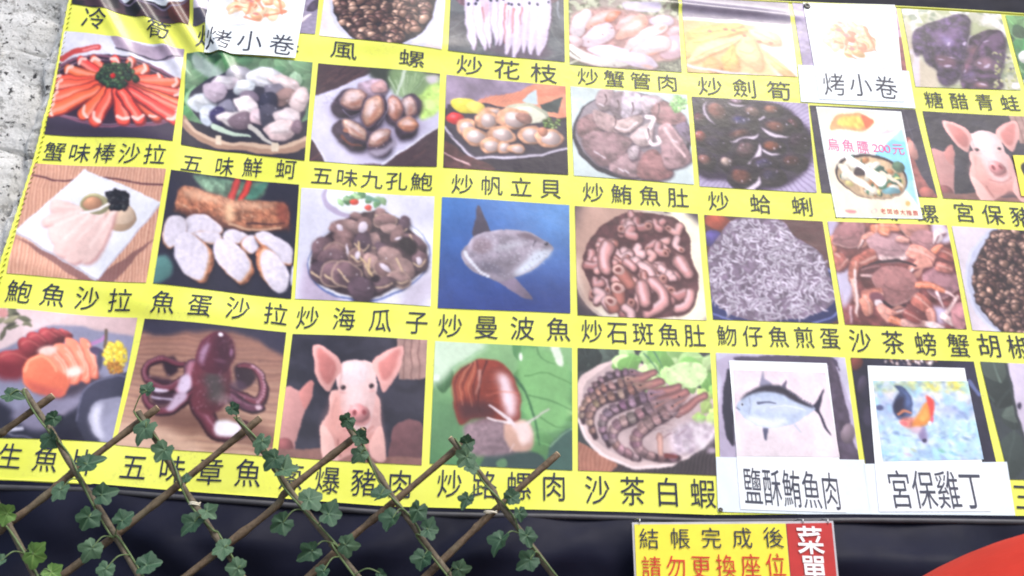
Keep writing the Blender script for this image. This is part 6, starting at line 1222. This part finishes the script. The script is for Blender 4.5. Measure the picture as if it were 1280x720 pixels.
def leaf_mesh(seed):
    r = random.Random(seed); lob = [(0, 1.0, .62), (1.12, .86, .58), (-1.12, .86, .58), (2.25, .62, .55), (-2.25, .62, .55)]; n, m = 60, 7
    jit = [r.uniform(.72, 1.15) for _ in lob]
    def rad(a):
        v = .60
        for (c, h, w), j in zip(lob, jit):
            d = abs((a - c + math.pi) % 6.28318 - math.pi)
            if d < w: v = max(v, .60 + (max(h * j, .64) - .60) * (1 - d / w) ** 1.1)
        return v * (1 - .55 * math.exp(-((abs(a) - math.pi) / .28) ** 2))
    cx = [r.uniform(.9, 1.1) for _ in lob]; v = [(0, 0, 0)]; vein = [1.]; fold = r.uniform(.05, .6); curl = r.uniform(.05, .7)
    for i in range(1, m + 1):
        for k in range(n):
            a = -math.pi + k / n * 2 * math.pi; R = rad(a) * i / m * (1 + .05 * math.sin(k * 5.0) * (i == m)); x, y = R * math.sin(a), R * math.cos(a)
            z = fold * abs(x) ** 1.2 - curl * (x * x + y * y) * .6 + .03 * math.sin(4 * a + 3 * R + seed)
            dd = min(abs(math.sin((a - c + math.pi) % 6.28318 - math.pi)) * R + (9 if abs((a - c + math.pi) % 6.28318 - math.pi) > 1.2 else 0) for c, h, w in lob)
            v.append((x, y, z)); vein.append(max(0, 1 - dd / .035) * .8)
    f = [(0, 1 + k, 1 + (k + 1) % n) for k in range(n)] + [(1 + (i - 1) * n + k, 1 + i * n + k, 1 + i * n + (k + 1) % n, 1 + (i - 1) * n + (k + 1) % n) for i in range(1, m) for k in range(n)]
    me = mesh('ivy_leaf', v, f); a = me.color_attributes.new('vein', 'FLOAT_COLOR', 'POINT'); a.data.foreach_set('color', [c for q in vein for c in (q, q, q, 1)]); return me
LM = [[leaf_mesh(k * 5 + j) for j in range(5)] for k in range(3)]
for k, key in enumerate(('leaf_a', 'leaf_b', 'leaf_c')):
    for me in LM[k]: me.materials.append(M[key]); me.polygons.foreach_set('use_smooth', [True] * len(me.polygons))
LV = [(17, 495, 13, 0), (63, 525, 13, 0), (65, 552, 16, 0), (115, 578, 17, 0), (72, 617, 17, 1), (133, 617, 15, 0), (108, 652, 16, 0), (158, 647, 17, 0), (112, 690, 18, 1), (47, 695, 18, 2), (3, 643, 16, 2), (-2, 703, 11, 1), (68, 718, 14, 2), (130, 716, 14, 1), (190, 705, 19, 0), (185, 485, 11, 0), (178, 540, 17, 1), (202, 567, 17, 1), (235, 598, 8, 0), (262, 642, 13, 1), (238, 657, 17, 0), (275, 687, 15, 1), (292, 710, 15, 1), (293, 513, 10, 0), (325, 557, 15, 1),
      (432, 528, 13, 0), (452, 548, 12, 0), (448, 570, 13, 1), (340, 577, 15, 0), (360, 587, 15, 1), (392, 622, 18, 1), (348, 657, 18, 0), (417, 643, 16, 0), (385, 692, 17, 0), (437, 682, 15, 1), (402, 717, 10, 0), (480, 617, 14, 0), (487, 653, 16, 0), (520, 643, 15, 0), (540, 662, 15, 0), (527, 703, 17, 0), (578, 712, 14, 1), (582, 627, 12, 0), (587, 553, 11, 0), (580, 575, 15, 1), (592, 583, 11, 1), (643, 620, 13, 0), (650, 645, 12, 0), (623, 680, 17, 0), (660, 675, 14, 0), (658, 703, 15, 0), (477, 717, 7, 0)]
VL = ['short ivy vine on the rod stub at the lower left corner', 'ivy vine winding down the leftmost long rod, over the sashimi photograph', 'ivy vine with pale top leaves, starting over the octopus photograph', 'ivy vine starting between the octopus and pig photographs', 'ivy vine starting under the snout of the pig above the trellis', 'ivy vine on the rightmost rod, starting over the snail photograph']
ivy = []; stems = []
for k, s in enumerate(RODB):
    ivy.append(root('ivy_vine', tuple(s[0]), VL[k], 'ivy', 'ivy vines on the trellis')); b = MB(); ph = k * 1.3
    w = [p + Vector((math.cos(i * .35 + ph) * .0058, -abs(math.sin(i * .35 + ph)) * .006 - .0008, 0)) for i, p in enumerate(s)]
    b.tube(w, .0013, 7); stems.append((b, w))
for (px, py, sz, kind) in LV:
    off = TB + .012 + rng.uniform(0, .012); c = at(px, py, off); mm = (at(px + 10, py, off) - at(px - 10, py, off)).length / 20
    k = min(range(len(RODB)), key=lambda q: min((p - c).length for p in stems[q][1])); b, w = stems[k]; p = min(w, key=lambda q: (q - c).length)
    d = c - p; dirx = Vector((d.x, 0, d.z)); dirx = dirx.normalized() if dirx.length > .012 else Vector((rng.uniform(-1, 1), 0, rng.uniform(-1, .2))).normalized()
    dirx = (dirx + Vector((rng.uniform(-.4, .4), 0, rng.uniform(-.75, .1)))).normalized(); face = Vector((rng.uniform(-.7, .7), -1, rng.uniform(-.6, .7))).normalized()
    xa = dirx.cross(face).normalized(); fa = xa.cross(dirx).normalized(); L = sz * mm * rng.uniform(1.15, 1.45)
    base = c - dirx * L * .28
    o = bpy.data.objects.new('leaf', LM[kind][rng.randrange(5)]); COL.objects.link(o); o.parent = ivy[k]
    o.matrix_local = Matrix.Translation(base - ivy[k].location) @ Matrix((xa, dirx, fa)).transposed().to_4x4() @ Matrix.Diagonal((L * rng.uniform(.9, 1.1), L, L, 1))
    mid = (p + base) * .5 + Vector((0, -.004, .006)); b.tube(spl([p, mid, base], 6), .0009, 6)
for (b, w), o in zip(stems, ivy): b.done('stem', M['stem'], o)
